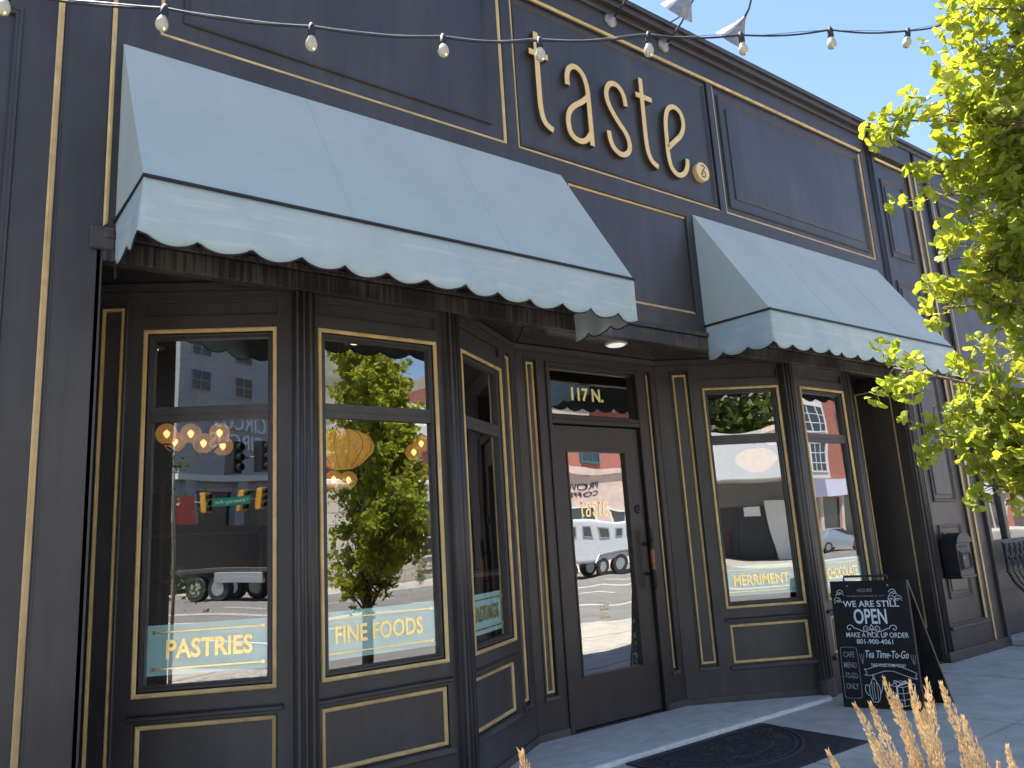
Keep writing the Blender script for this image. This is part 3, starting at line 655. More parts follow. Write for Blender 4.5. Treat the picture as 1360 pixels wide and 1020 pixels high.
m.ribbon(FRONT, smooth_line([(4.893,4.168),(4.915,4.150),(4.905,4.115),(4.875,4.108),(4.860,4.125),(4.868,4.145)]), .010, .023, .0265)
m.build('monogram', 'paint', dot, fix=False)

# ================================================================== AWNINGS
def awning(x0, x1, label):
    aw = empty('awning', ((x0+x1)/2, -.05, 2.83), label, 'awning', 'pale blue shop awnings')
    zt, zf, zw, yf = 3.754, 2.813, 2.835, -.582
    # canopy: top and two ends in one sheet with thickness
    me = bmesh.new(); nu, nv = 36, 14
    g = [[me.verts.new((x0+(x1-x0)*i/nu, yf*j/nv - .0, zt+(zf-zt)*j/nv - .014*math.sin(math.pi*j/nv)*(.6+.4*math.sin(9*i/nu+x0)) - .004*math.sin(math.pi*j/nv)*math.sin(41*i/nu+2*j/nv))) for i in range(nu+1)] for j in range(nv+1)]
    for j in range(nv):
        for i in range(nu): me.faces.new((g[j][i], g[j][i+1], g[j+1][i+1], g[j+1][i]))
    for side in (0, nu):
        c = [[None]*(nv+1) for _ in range(6)]
        for j in range(nv+1):
            t = g[j][side]; zb = zw+(zf-zw)*j/nv
            c[0][j] = t
            for k in range(1, 6): c[k][j] = me.verts.new((t.co.x, t.co.y, t.co.z+(zb-t.co.z)*k/5)) if j < nv else t
        for k in range(5):
            for j in range(nv):
                q = [c[k][j], c[k][j+1], c[k+1][j+1], c[k+1][j]]; u = []
                for vv in q:
                    if vv not in u: u.append(vv)
                if len(u) > 2: me.faces.new(u)
    md = bpy.data.meshes.new('canopy'); bmesh.ops.recalc_face_normals(me, faces=me.faces); me.to_mesh(md); me.free()
    cn = mesh_obj('canopy', md, 'canvas', aw)
    sm = cn.modifiers.new('th', 'SOLIDIFY'); sm.thickness = .003; sm.offset = 0
    # valance path
    path = []; L = x1-x0; n = int(L/.014)
    for i in range(31): t = i/30; path.append((Vector((x0, yf*t, zw+(zf-zw)*t)), Vector((-1,0,0))))
    for i in range(1, n+1): path.append((Vector((x0+L*i/n, yf, zf)), Vector((0,-1,0))))
    for i in range(1, 31): t = 1-i/30; path.append((Vector((x1, yf*t, zw+(zf-zw)*t)), Vector((1,0,0))))
    s = 0; prev = path[0][0]; rows = 9; vs = []; fs = []; edge = []; ph = rnd.uniform(0, 6)
    # scallops measured along the front from the corner
    for k, (p, nn) in enumerate(path):
        s += (p-prev).length; prev = p
        sc = .2145; u = (s-.582)/sc
        lobe = abs(math.sin(math.pi*u))**.62
        drop = .236 + .043*lobe + .004*math.sin(3.1*s+ph)
        for j in range(rows):
            f = j/(rows-1)
            wob = f*(.010*math.sin(7.3*s+ph)+.007*math.sin(17.1*s+2*ph)+.006*math.sin(29*s)) + .014*f*f*math.cos(2*math.pi*u)*.5 + .01*f
            q = p + nn*wob + Vector((0,0,-drop*f)); vs.append(tuple(q))
        edge.append(vs[-1])
    for k in range(len(path)-1):
        for j in range(rows-1): a = k*rows+j; fs.append((a, a+1, a+1+rows, a+rows))
    md = bpy.data.meshes.new('valance'); md.from_pydata(vs, [], fs); vl = mesh_obj('valance', md, 'canvas_valance', aw, smooth=True)
    sm = vl.modifiers.new('th', 'SOLIDIFY'); sm.thickness = .002; sm.offset = 0
    m = MB(); m.tube(edge, .0042, 5); m.build('edge_binding', 'rubber', aw, smooth=True)
    m = MB(); m.tube([(x0-.004,0,zw),(x0-.004,yf-.004,zf),(x1+.004,yf-.004,zf),(x1+.004,0,zw)], .009, 6); m.build('piping', 'rubber', aw)
    for a, b in (((x0+.02,yf+.02,zf-.012),(x1-.02,yf+.02,zf-.012)), ((x0+.02,-.01,zw-.012),(x1-.02,-.01,zw-.012))):
        m = MB(); m.tube([a, b], .012, 8); m.build('frame_bar', 'steel', aw)
    nsm = int(L/.95)
    for i in range(1, nsm+1):
        x = x0+L*i/(nsm+1)
        m = MB(); m.tube([(x, yf*t-.0016, zt+(zf-zt)*t - .014*math.sin(math.pi*t)*(.6+.4*math.sin(9*(x-x0)/L+x0)) - .004*math.sin(math.pi*t)*math.sin(41*(x-x0)/L+2*t)+.001) for t in [q/14 for q in range(15)]], .0014, 5); m.build('seam', 'canvas', aw)
    return aw
awning(.603, 3.354, 'long pale blue awning over the PASTRIES and FINE FOODS windows')
awning(4.717, 7.494, 'pale blue awning over the MERRIMENT and CHOCOLATE windows')

# ================================================================== SIGN LAMPS
def lamp(x, label):
    e = empty('sign_lamp', (x, 0, 5.215), label, 'lamp', 'gooseneck lamps over the sign')
    m = MB(); m.lathe((x,.0,5.215), (0,-1,0), [(.062,-.01),(.062,.012),(.050,.022),(.020,.030),(.014,.05)], 20); m.build('wall_plate', 'zinc', e, smooth=True)
    pts = [(x,-.02,5.215),(x,-.10,5.225),(x,-.22,5.30),(x,-.36,5.42),(x,-.52,5.50),(x,-.68,5.50),(x,-.82,5.42),(x,-.885,5.28),(x,-.875,5.12),(x,-.825,5.02),(x,-.772,4.968)]
    m = MB(); m.tube(pts, .0085, 8); m.build('arm', 'cable', e, smooth=True)
    m = MB(); m.tube([(x,.04,5.38),(x,-.30,5.345)], .006, 6); m.build('brace', 'cable', e)
    ax = Vector((0,.137,-.100)).normalized()
    m = MB(); m.lathe(Vector((x,-.775,4.970))-ax*.015, ax, [(.014,0),(.017,.02),(.024,.03),(.040,.06),(.128,.185),(.126,.186),(.036,.063),(.002,.05)], 24); m.build('shade', 'zinc', e, smooth=False)
    c = Vector((x,-.775,4.970))+ax*.10; m = MB(); m.lathe(c, ax, [(.004,-.04),(.02,-.02),(.026,.0),(.022,.02),(.004,.035)], 12); m.build('bulb', 'bulb_glass', e, smooth=True)
lamp(3.395, 'gooseneck sign lamp above the letter t at the start of taste')
lamp(3.99, 'gooseneck sign lamp above the letter s of taste')
lamp(4.585, 'gooseneck sign lamp above the letter e of taste')

# ================================================================== STRING LIGHTS
BP = [(.088,-1.213,2.948),(.497,-1.36,2.962),(.93,-1.50,2.975),(1.36,-1.65,3.005),(1.714,-1.763,3.057),(2.155,-1.912,3.155),(2.565,-2.05,3.225),(3.005,-2.20,3.325),(3.424,-2.342,3.393)]
sl = empty('string_lights', BP[4], 'black cable of round white bulbs strung from the wall to the ginkgo tree', 'string lights')
HANG = .058
ends = [(-1.5,-.70,3.02),(-.9,-.88,2.99),(-.38,-1.06,2.985)] + [(x,y,z) for x,y,z in BP] + [(3.703,-2.436,3.50),(3.9,-2.9,3.62)]
line = []
for a, b in zip(ends[:-1], ends[1:]):
    for k in range(8):
        t = k/8; p = Vector(a).lerp(Vector(b), t) + Vector((0,0,HANG-.014*math.sin(math.pi*t))); line.append(p)
line.append(Vector(ends[-1])+Vector((0,0,HANG)))
m = MB(); m.tube(line, .0042, 6); m.build('cable', 'cable', sl, smooth=True)
m = MB(); m.tube([p+Vector((0,.004*math.sin(i*.8),.0075+.003*math.cos(i*.9))) for i, p in enumerate(line)], .0018, 5); m.build('support_wire', 'steel', sl, smooth=True)
for i, b in enumerate(BP):
    b = Vector(b); tl = Vector((rnd.uniform(-.25,.25), rnd.uniform(-.15,.15), -1)).normalized()
    topp = b+Vector((0,0,HANG+.006))
    m = MB(); m.lathe(topp, tl, [(.006,-.008),(.009,.0),(.012,.006),(.013,.036),(.0115,.041)], 12); m.build('socket', 'rubber', sl, smooth=True)
    m = MB(); m.lathe(topp+tl*.039, tl, [(.009,0),(.012,.008),(.018,.021),(.0202,.033),(.018,.045),(.011,.053),(.002,.057)], 14); m.build('bulb', 'bulb_glass', sl, smooth=True)

# ================================================================== SANDWICH BOARD
sa, sb = Vector((5.473,-.253,0)), Vector((5.653,-.752,0))
st = (sb-sa).normalized(); sn = Vector((st.y,-st.x,0)); SWD = (sb-sa).length; H = .885; LEAN = .10
if sn.x > 0: sn = -sn
board = empty('sandwich_board', (sa+sb)/2+Vector((.2,-.0,-.02)), 'black chalkboard sandwich board lettered WE ARE STILL OPEN on the pavement', 'sign board')
class BoardFr:
    def __call__(s, a, d, z):
        upv = (Vector((0,0,1))*math.sqrt(1-LEAN**2) - sn*LEAN); nn = (sn + Vector((0,0,1))*LEAN).normalized()
        return Vector((sa.x, sa.y, -.02)) + st*a + upv*z + nn*d
    def mat(s, a, d, z):
        upv = (Vector((0,0,1))*math.sqrt(1-LEAN**2) - sn*LEAN); nn = st.cross(upv)
        m = Matrix((st, upv, nn)).transposed().to_4x4(); m.translation = s(a, d, z); return m
BF = BoardFr()
class BackFr(BoardFr):
    def __call__(s, a, d, z):
        b0 = Vector((sa.x+.355, sa.y-.03, -.02)); upv = (BF(0,-.030,H) - b0).normalized(); nn = st.cross(upv).normalized()
        return b0 + st*a + upv*z + nn*d
BK = BackFr()
m = MB(); m.fbox(BF, 0, SWD, -.016, 0, 0, H); m.build('front_panel', 'chalkboard', board, bevel=.002)
m = MB(); m.fbox(BK, 0, SWD, -.008, .008, 0, H+.03); m.build('back_panel', 'chalkboard', board, bevel=.002)
m = MB(); m.fbox(BF, SWD-.004, SWD+.004, -.017, .001, 0, H); m.build('edge_strip', 'board_edge', board)
m = MB(); m.fbox(BK, SWD-.003, SWD+.004, -.009, .009, 0, H+.03); m.build('edge_strip', 'board_edge', board)
tp = [BF(.10,-.02,H-.002), BF(.10,-.02,H+.035), BF(.40,-.02,H+.035), BF(.40,-.02,H-.002)]
m = MB(); m.tube(tp, .009, 8); m.build('handle', 'black_metal', board, smooth=True)
for a in (.12,.40):
    m = MB(); m.lathe(BF(a,0,H-.035), sn, [(.006,-.001),(.006,.002),(.002,.004)], 8); m.build('rivet', 'steel', board)
def chalk(pts, wd=.004, material='chalk', name='chalk_line', sm=2, d=.0012):
    c = MB(); c.ribbon(BF, smooth_line(pts, sm), wd, .0, d); c.build(name, material, board, fix=False)
def ctext(t, a, z, h, width, material='chalk', **kw): text(BF, t, a, z, .0006, h, width=width, material=material, parent=board, name='chalk_lettering', extrude=.0005, **kw)
S = SWD/.53
ctext('HOURS', .24, .805, .026, .10, 'chalk_dim'); ctext('Monday to Saturday 11 to 9', .24, .772, .012, .26, 'chalk_dim')
ctext('WE ARE', .185, .700, .044, .215, offset=.015); ctext('STILL', .385, .700, .044, .15, offset=.015)
ctext('OPEN', .255, .582, .105, .225, offset=.02)
ctext('MAKE A PICK UP ORDER', .285, .485, .036, .42, offset=.004); ctext('801-900-4061', .265, .440, .034, .245, offset=.006)
ctext('Tea Time-To-Go', .335, .345, .052, .285, offset=.006, shear=.35)
for i, t in enumerate(('CAFE', 'MENU', '-TO-GO-', 'ONLY')): ctext(t, .077, .345-i*.073, .040, (.075,.085,.098,.085)[i], 'chalk_dim', offset=.004)
ctext('TAKE YOURS HOME TODAY', .335, .285, .022, .23, offset=.004)
chalk([(.018,.075),(.020,.40),(.03,.415),(.125,.415),(.137,.40),(.137,.08),(.128,.065),(.03,.062),(.018,.075)], .003, 'chalk_dim', sm=1)
chalk([(.17,.268),(.185,.262),(.215,.275),(.335,.315),(.46,.27),(.49,.258),(.515,.245)], .003); chalk([(.17,.268),(.19,.235),(.165,.225),(.21,.222),(.335,.268),(.455,.222),(.515,.205),(.50,.225),(.515,.245)], .003, sm=1)
def spiral(cx, cz, r, a0, turns, sgn=1): return [(cx+r*(1-t)*math.cos(a0+sgn*t*turns*6.283), cz+r*(1-t)*math.sin(a0+sgn*t*turns*6.283)) for t in [q/16 for q in range(16)]]
for sgn in (-1, 1):
    cx = .255
    chalk([(cx,.545),(cx+sgn*.05,.520),(cx+sgn*.11,.550)]+spiral(cx+sgn*.15, .548, .030, math.pi if sgn > 0 else 0, 1.1, -sgn), .0045)
    chalk(spiral(cx+sgn*.035, .548, .026, -1.57, 1.3, sgn), .004)
chalk([(.255,.575),(.240,.550),(.255,.530),(.270,.550),(.255,.575)], .004)
chalk([(.255,.53),(.255,.505)], .005)
for sx, sz, sg in ((.06,.80,1),(.045,.745,-1),(.43,.80,-1),(.455,.755,1),(.41,.755,1)):
    chalk(spiral(sx, sz, .028, 0 if sg > 0 else 3.1, 1.25, sg), .0035); chalk([(sx-.03,sz-.02),(sx,sz+.01),(sx+.03,sz-.015)], .003)
for sx in (.165,.505):
    for a in (-.5,0,.5): chalk([(sx,.30),(sx+.018*math.sin(a)*1.2,.335),(sx+.03*math.sin(a),.37)], .003, 'chalk_dim')
pot = [(.205,.045),(.245,.045),(.262,.10),(.258,.155),(.238,.185),(.236,.20),(.214,.20),(.212,.185),(.192,.155),(.188,.10),(.205,.045)]
chalk(pot, .0035, sm=1); chalk([(.19,.15),(.165,.165),(.160,.11),(.185,.085)], .0035); chalk([(.260,.10),(.275,.13),(.285,.185)], .0035); chalk([(.226,.20),(.218,.215),(.226,.23),(.234,.215),(.226,.20)], .003)
for a in (.21,.225,.24): chalk([(a,.06),(a+.004*(1 if a > .225 else -1),.12),(a,.178)], .0025)
chalk([(.30,.20),(.28,.215),(.292,.232)], .003)
bxp = [((.325,.16),(.325,.035)),((.325,.035),(.41,.025)),((.41,.025),(.41,.150)),((.41,.150),(.325,.16)),((.41,.150),(.490,.175)),((.490,.175),(.490,.05)),((.490,.05),(.41,.025)),((.325,.16),(.40,.195)),((.40,.195),(.490,.175)),((.325,.075),(.41,.065)),((.325,.115),(.41,.107)),((.41,.065),(.490,.09)),((.41,.107),(.490,.13))]
for a, b in bxp: chalk([a, b], .0032, sm=0)
chalk([(.372,.028),(.372,.155),(.44,.185)], .010, sm=0); chalk([(.372,.165),(.35,.195),(.385,.19),(.40,.172),(.43,.20),(.45,.18),(.40,.168)], .005)

# ================================================================== DOOR MAT
dm = empty('door_mat', (3.95,-.48,-.02), 'black rubber door mat with embossed half-round scroll pattern', 'door mat')
MX0, MX1, MY0, MY1 = 3.40, 4.69, -.885, -.10
m = MB(); m.box((MX0,MY0,-.0215),(MX1,MY1,-.011)); m.build('mat_base', 'mat_rubber', dm, bevel=.004)
cx, cy = 4.04, -.14
FG = lambda a, d, z: Vector((a, z, -.0115+d))
def arcp(r, a0, a1, n=30): return [(cx+r*1.05*math.cos(a0+(a1-a0)*i/n), cy+r*math.sin(a0+(a1-a0)*i/n)) for i in range(n+1)]
for r, wd in ((.60,.016),(.56,.010),(.42,.008)):
    m = MB(); m.ribbon(FG, arcp(r, math.pi, 2*math.pi), wd, 0, .006); m.build('raised_arc', 'mat_rib', dm, fix=False)
m = MB(); m.ribbon(FG, [(cx-.63,cy),(cx+.63,cy)], .016, 0, .0065); m.build('raised_arc', 'mat_rib', dm, fix=False)
for i in range(64):
    a = math.pi+math.pi*(rnd.random()); r = .06+.48*math.sqrt(rnd.random()); px, py = cx+r*math.cos(a), cy+r*math.sin(a)-.015
    rr = rnd.uniform(.028,.05); a0 = rnd.uniform(0,6.28); sg = rnd.choice((-1,1))
    m = MB(); m.ribbon(FG, [(px+rr*(1-t*.85)*math.cos(a0+sg*t*7), py+rr*(1-t*.85)*math.sin(a0+sg*t*7)) for t in [q/14 for q in range(15)]], .009, 0, .005+.0008*(i%3), taper=True); m.build('scroll', 'mat_rib', dm, fix=False)

# ================================================================== MAILBOX
mbx = empty('mailbox', (7.98,-.075,.73), 'black cast iron wall mailbox with arched top mounted on the pilaster', 'mailbox')
X0, X1, Z0, Z1, YF = 7.84, 8.12, .735, 1.04, -.15
def arch(o=0): return [(X0-o,Z0)]+[(X1+o,Z0)]+[((X0+X1)/2+((X1-X0)/2+o)*math.cos(a), Z1+(.085+o)*math.sin(a)) for a in [math.pi*i/14 for i in range(15)]]
def xz_prism(m, pts, y0, y1):
    n = len(pts); m.add([(x,y0,z) for x,z in pts]+[(x,y1,z) for x,z in pts], [tuple(range(n)), tuple(range(n,2*n))[::-1]]+[(i,i+n,(i+1)%n+n,(i+1)%n) for i in range(n)])
m = MB(); xz_prism(m, arch(), YF, .0); m.build('box', 'black_metal', mbx, bevel=.004)
m = MB(); xz_prism(m, [(x,z) for x,z in arch(.014) if z > Z1-.03] + [], YF-.018, -.02); m.build('lid', 'black_metal', mbx, bevel=.004)
m = MB(); m.box((X0+.03,YF-.008,Z0+.05),(X1-.03,YF,Z1-.07)); dr = m.build('front_door', 'black_metal', mbx, bevel=.004)
m = MB(); m.ring(Fr((0,YF-.008),(1,YF-.008)), X0+.045, X1-.045, Z0+.065, Z1-.085, BEAD); m.build('moulding', 'black_metal', dr)
m = MB(); m.box((X0+.06,YF-.004,Z1-.045),(X1-.06,YF,Z1-.02)); m.build('letter_slot', 'rubber', mbx, bevel=.002)
m = MB(); m.lathe(((X0+X1)/2-.05,YF-.008,.90), (0,-1,0), [(.011,0),(.011,.006),(.004,.010)], 12); m.build('lock', 'steel', mbx)
m = MB(); m.box((X0-.015,YF-.012,Z0-.02),(X1+.015,0,Z0+.004)); m.build('base', 'black_metal', mbx, bevel=.004)

# ================================================================== IRON RAILING
rl = empty('iron_railing', (9.9,-.2,.05), 'black wrought iron railing with bulging bars below the side window', 'railing')
for z, y in ((.995,-.10),(.71,-.10),(.45,-.255),(.22,-.285)):
    m = MB(); m.tube([(8.95,y,z),(12.2,y,z)], .011, 6); m.build('rail', 'black_metal', rl)
for i in range(26):
    x = 8.99+.125*i; bp = [(x,-.10,.99),(x,-.10,.70),(x,-.14,.60),(x,-.22,.50),(x,-.285,.36),(x,-.295,.22),(x,-.25,.12),(x,-.16,.05)]
    q = [Vector(p) for p in bp]; m = MB(); m.tube(q, .0085 if i else .016, 6); m.build('bar', 'black_metal', rl, smooth=True)
for i in range(24):
    x = 9.05+.125*i
    for zz, sg in ((.91,1),(.79,-1)):
        m = MB(); m.tube([(x+.045*(1-t*.75)*math.cos(1.5+sg*t*8), -.10, zz+.045*(1-t*.75)*math.sin(1.5+sg*t*8)) for t in [k/18 for k in range(19)]], [.009-.004*k/18 for k in range(19)], 5); m.build('scroll', 'black_metal', rl, smooth=True)
    m = MB(); m.lathe((x,-.11,.85), (0,-1,0), [(.0,-.01),(.022,0),(.012,.012),(.0,.014)], 7); m.build('rosette', 'black_metal', rl)

# ================================================================== GINKGO TREE
def fan_leaf():
    m = MB(); pts = [(0,0,0)]; n = 8
    for i in range(n+1):
        a = R(-68+136*i/n); r = 1.0 - (.22 if i == n//2 else 0) - .06*(i % 2); pts.append((math.sin(a)*r*.95, .15+math.cos(a)*r*.82, .16*math.sin(a*2.2)**2+.05*(i % 2)))
    m.add(pts, [(0,i+1,i) if False else (0,i,i+1) for i in range(1, n+1)])
    m.add([(-.018,-.75,-.10),(.018,-.75,-.10),(.018,.02,0),(-.018,.02,0)], [(0,1,2,3)])
    return m
LEAF = fan_leaf(); LV = [Vector(v) for v in LEAF.v]
leaf_me = LEAF.mesh('ginkgo_leaf'); leaf_me.materials.append(MATS['ginkgo_leaf'])
TREE = Vector((3.66,-3.66,-.03))
gk = empty('ginkgo_tree', TREE, 'young ginkgo street tree with bright yellow-green fan leaves beside the pavement', 'tree')
trunk_pts = [TREE, TREE+Vector((.02,.0,.6)), TREE+Vector((.0,.03,1.3)), TREE+Vector((.03,.02,2.2)), TREE+Vector((.0,.0,3.2)), TREE+Vector((-.02,.03,4.2)), TREE+Vector((.0,.0,5.0))]
m = MB(); m.tube(trunk_pts, [.062,.052,.046,.040,.030,.020,.006], 10); m.build('trunk', 'bark', gk, smooth=True)
# limbs: (height on trunk, tip)
tips = [(1.05,(3.28,-2.10,1.92)),(1.0,(3.42,-2.18,1.62)),(.95,(3.46,-2.28,1.40)),(1.1,(3.50,-2.40,1.52)),(1.2,(3.36,-2.20,1.74)),(1.1,(3.62,-2.45,1.44)),
        (1.7,(3.30,-2.33,2.12)),(1.8,(3.38,-2.36,2.34)),(1.8,(3.46,-2.45,2.10)),(2.0,(3.28,-2.42,2.58)),(2.1,(3.22,-2.42,2.72)),(2.2,(3.08,-2.34,2.90)),(2.2,(3.18,-2.52,2.86)),
        (2.3,(3.30,-2.62,2.66)),(2.1,(3.42,-2.58,2.46)),(2.5,(3.20,-2.70,3.02)),(2.6,(3.10,-2.68,3.22)),(2.7,(3.22,-2.80,3.30)),(2.6,(3.34,-2.82,2.95)),(2.4,(3.44,-2.74,2.72)),(2.0,(3.52,-2.62,2.28)),(1.9,(3.60,-2.55,2.02)),(2.8,(3.02,-2.86,3.30)),
        (1.5,(3.56,-2.52,1.86)),(1.3,(3.60,-2.62,1.66)),(2.3,(3.50,-2.72,2.56)),(2.5,(3.50,-2.90,2.86)),(2.7,(3.40,-2.95,3.12)),(2.1,(3.64,-2.72,2.30)),(2.9,(3.30,-2.95,3.44)),(2.4,(3.26,-2.50,2.44)),(1.9,(3.36,-2.30,2.22)),(1.2,(3.52,-2.32,1.66)),(1.4,(3.66,-2.58,1.80)),(2.2,(3.58,-2.60,2.66)),(1.7,(3.55,-2.48,2.20)),(1.6,(3.62,-2.50,2.04)),(1.9,(3.50,-2.44,2.32)),(2.0,(3.64,-2.52,2.46)),(1.4,(3.60,-2.40,1.92))]
for i in range(26):
    z = rnd.uniform(1.35,3.5); z = z+.22 if 1.86 < z < 2.06 else z
    tips.append((max(.9, z-.55), (rnd.uniform(3.30,3.62), rnd.uniform(-2.95,-2.42)+.12*(2.4-z), z)))
NFRONT = len(tips)
for i in range(110):
    z = 1.0+3.8*(i/109); a = rnd.uniform(0, 6.283); rr = (.60-.12*abs(z-2.3))*rnd.uniform(.35,.95)
    if rr < .2: rr = .2
    if math.sin(a) > .25: continue
    tips.append((max(.7,z-.6), (TREE.x+rr*math.cos(a), TREE.y+rr*math.sin(a)*.9, z)))
def on_trunk(h):
    for a, b in zip(trunk_pts[:-1], trunk_pts[1:]):
        if a.z-TREE.z <= h <= b.z-TREE.z: return a.lerp(b, (h-(a.z-TREE.z))/max(1e-6,(b.z-a.z)))
    return trunk_pts[-1].copy()
leaves = []     # (matrix)
bm_tw = MB()
rl2 = random.Random(21)
def leaf_at(p, outdir, sc):
    d = (Vector(outdir)+Vector((rl2.gauss(0,.6),rl2.gauss(0,.6),rl2.gauss(-.1,.6)))).normalized()
    nrm = (Vector((rl2.gauss(0,.6),rl2.gauss(0,.6)-.25,rl2.gauss(.55,.5)))).normalized()
    x = d.cross(nrm); 
    if x.length < .05: x = d.orthogonal()
    x.normalize(); z = x.cross(d).normalized()
    mt = Matrix((x, d, z)).transposed().to_4x4() @ Matrix.Diagonal((sc, sc, sc, 1)); mt.translation = p + d*sc*.75
    leaves.append(mt)
for bi, (h, tip) in enumerate(tips):
    a = on_trunk(h); b = Vector(tip); mid = a.lerp(b, .5)+Vector((rl2.uniform(-.05,.05), rl2.uniform(-.05,.05), .12+rl2.uniform(-.03,.05)))
    pts = []
    for k in range(9):
        t = k/8; pts.append(a*(1-t)**2 + mid*2*t*(1-t) + b*t*t)
    mb = MB(); mb.tube(pts, [.013*(1-.78*k/8) for k in range(9)], 6); mb.build('limb', 'bark', gk, smooth=True)
    front = bi < NFRONT
    nsp = 40 if front else 16
    for k in range(nsp):
        t = .42+.58*k/(nsp-1) if front else .3+.7*k/(nsp-1)
        p = a*(1-t)**2 + mid*2*t*(1-t) + b*t*t
        sd_ = Vector((rl2.gauss(0,1), rl2.gauss(0,1), rl2.gauss(.15,.8))).normalized(); ln = rl2.uniform(.06,.27 if front else .20)*(1.15-.5*t)
        q = p+sd_*ln; bm_tw.tube([p, p.lerp(q,.5)+Vector((0,0,.008)), q], [.0028,.0022,.0012], 4, cap=False)
        for c in range(2 if ln < .09 else 3):
            base = p.lerp(q, 1-c*.35)
            for _ in range(rl2.randint(3,5)): leaf_at(base, sd_, rl2.uniform(.026,.045))
m = bm_tw.build('twigs', 'twig', gk, fix=False); tag(m, kind='stuff')
campos = Vector((0,-3.7267,1.2757))
def inview(p):
    d = p-campos; wz = d.dot(fw)
    if wz < .1: return None
    return 680+1037.1*d.dot(rt)/wz, 510-1037.1*d.dot(up)/wz, wz
sc_ = []
for i, mt in enumerate(leaves):
    q = inview(mt.translation); vis = q is not None and -10 < q[0] < 1370 and -10 < q[1] < 1030
    sc_.append((0 if vis else 1, (mt.translation-campos).length, i))
sc_.sort(); single = {i for _, _, i in sc_[:300]}
bl = MB()
for i, mt in enumerate(leaves):
    if i in single:
        o = bpy.data.objects.new('leaf', leaf_me); COL.objects.link(o); o.matrix_basis = mt; setparent(o, gk)
    else: bl.add([mt @ v for v in LV], LEAF.f)
me = bl.mesh('foliage'); fo = mesh_obj('foliage', me, 'ginkgo_leaf', gk); tag(fo, kind='stuff')

# ================================================================== FEATHER REED GRASS
def plume_mesh(seed):
    r = random.Random(seed); m = MB(); L = .20
    for k in range(230):
        t = r.random(); rad = (.0080*math.sin(math.pi*min(1,t*1.02+.06))**.7+.0015)*r.uniform(.5,1.2); a = r.uniform(0,6.283)
        p = Vector((rad*math.cos(a), rad*math.sin(a), t*L)); d = Vector((math.cos(a)*.30, math.sin(a)*.30, 1)).normalized(); ln = r.uniform(.008,.015); sd_ = d.orthogonal().normalized()*.0015; s2 = d.cross(sd_).normalized()*.0015
        m.add([p, p+d*ln*.45+sd_, p+d*ln, p+d*ln*.45-sd_], [(0,1,2,3)]); m.add([p, p+d*ln*.45+s2, p+d*ln, p+d*ln*.45-s2], [(0,1,2,3)])
    m.tube([(0,0,-.02),(0,0,L*.5),(0,0,L)], [.0016,.0018,.0008], 5)
    me = m.mesh('plume'); me.materials.append(MATS['plume']); return me
PL = [plume_mesh(i) for i in range(4)]
def reed(base, plumes, label, blades):
    g = empty('feather_reed_grass', base, label, 'grass plant', 'feather reed grass clumps'); r = random.Random(int(base[0]*100))
    for tip, lean in plumes:
        tip = Vector(tip); d = Vector((lean[0], lean[1], 1)).normalized()
        o = bpy.data.objects.new('plume', r.choice(PL)); COL.objects.link(o)
        s = r.uniform(.85,1.1); bs = tip-d*.20*s
        o.matrix_basis = Matrix.Translation(bs) @ d.to_track_quat('Z','Y').to_matrix().to_4x4() @ Matrix.Diagonal((s,s,s,1)); setparent(o, g)
        b = Vector(base)+Vector((r.uniform(-.05,.05), r.uniform(-.05,.05), 0)); mb = MB(); pts = [b*(1-t)**2 + (bs-d*.35)*2*t*(1-t) + bs*t*t for t in [k/7 for k in range(8)]]
        mb.tube(pts, [.0024-.0010*k/7 for k in range(8)], 5); mb.build('stem', 'plume', g)
    mb = MB()
    for k in range(blades):
        a = r.uniform(0,6.283); h = r.uniform(.35,.62); ro = r.uniform(.10,.34); c, s2 = math.cos(a), math.sin(a)
        b = Vector(base)+Vector((c*.04*r.random(), s2*.04*r.random(), 0)); pv = None
        for j in range(6):
            t = j/5; p = b+Vector((c*ro*t*t, s2*ro*t*t, h*(t-.35*t*t*t))); wv = Vector((-s2,c,0))*(.0042*(1-t)+.0004)
            mb.v += [tuple(p-wv), tuple(p+wv)]
            if j: n = len(mb.v); mb.f.append((n-4, n-3, n-1, n-2))
    tag(mb.build('blades', 'grass_blade', g, fix=False), kind='stuff')
GP = []
for tx, ty, tz, lx, ly in ((1.588,-2.745,.905,-.34,.26),(1.600,-2.772,.912,-.26,.18),(1.624,-2.796,.960,-.22,.14),(1.632,-2.812,.925,-.14,.12),(1.646,-2.838,.955,-.13,.08),(1.662,-2.866,.958,.02,-.02),(1.673,-2.888,.952,-.22,.12),
      (1.674,-2.921,.889,-.22,.10),(1.691,-2.985,.845,-.16,.02),(1.600,-2.760,.850,-.26,.16),(1.640,-2.82,.872,-.06,.04),(1.655,-2.855,.900,-.02,.02),(1.69,-2.90,.86,-.10,.0),(1.70,-2.84,.885,-.06,.02),(1.54,-2.70,.815,-.30,.22),(1.72,-2.95,.80,.05,-.06),(1.66,-2.83,.915,-.17,.12)):
    GP.append(((tx,ty,tz),(lx,ly)))
reed((1.80,-2.98,-.025), GP, 'dense clump of feather reed grass with many golden plumes', 150)
reed((.88,-2.98,-.025), [((.746,-2.707,.972),(-.12,.10))], 'small clump of feather reed grass with a single golden plume', 40)

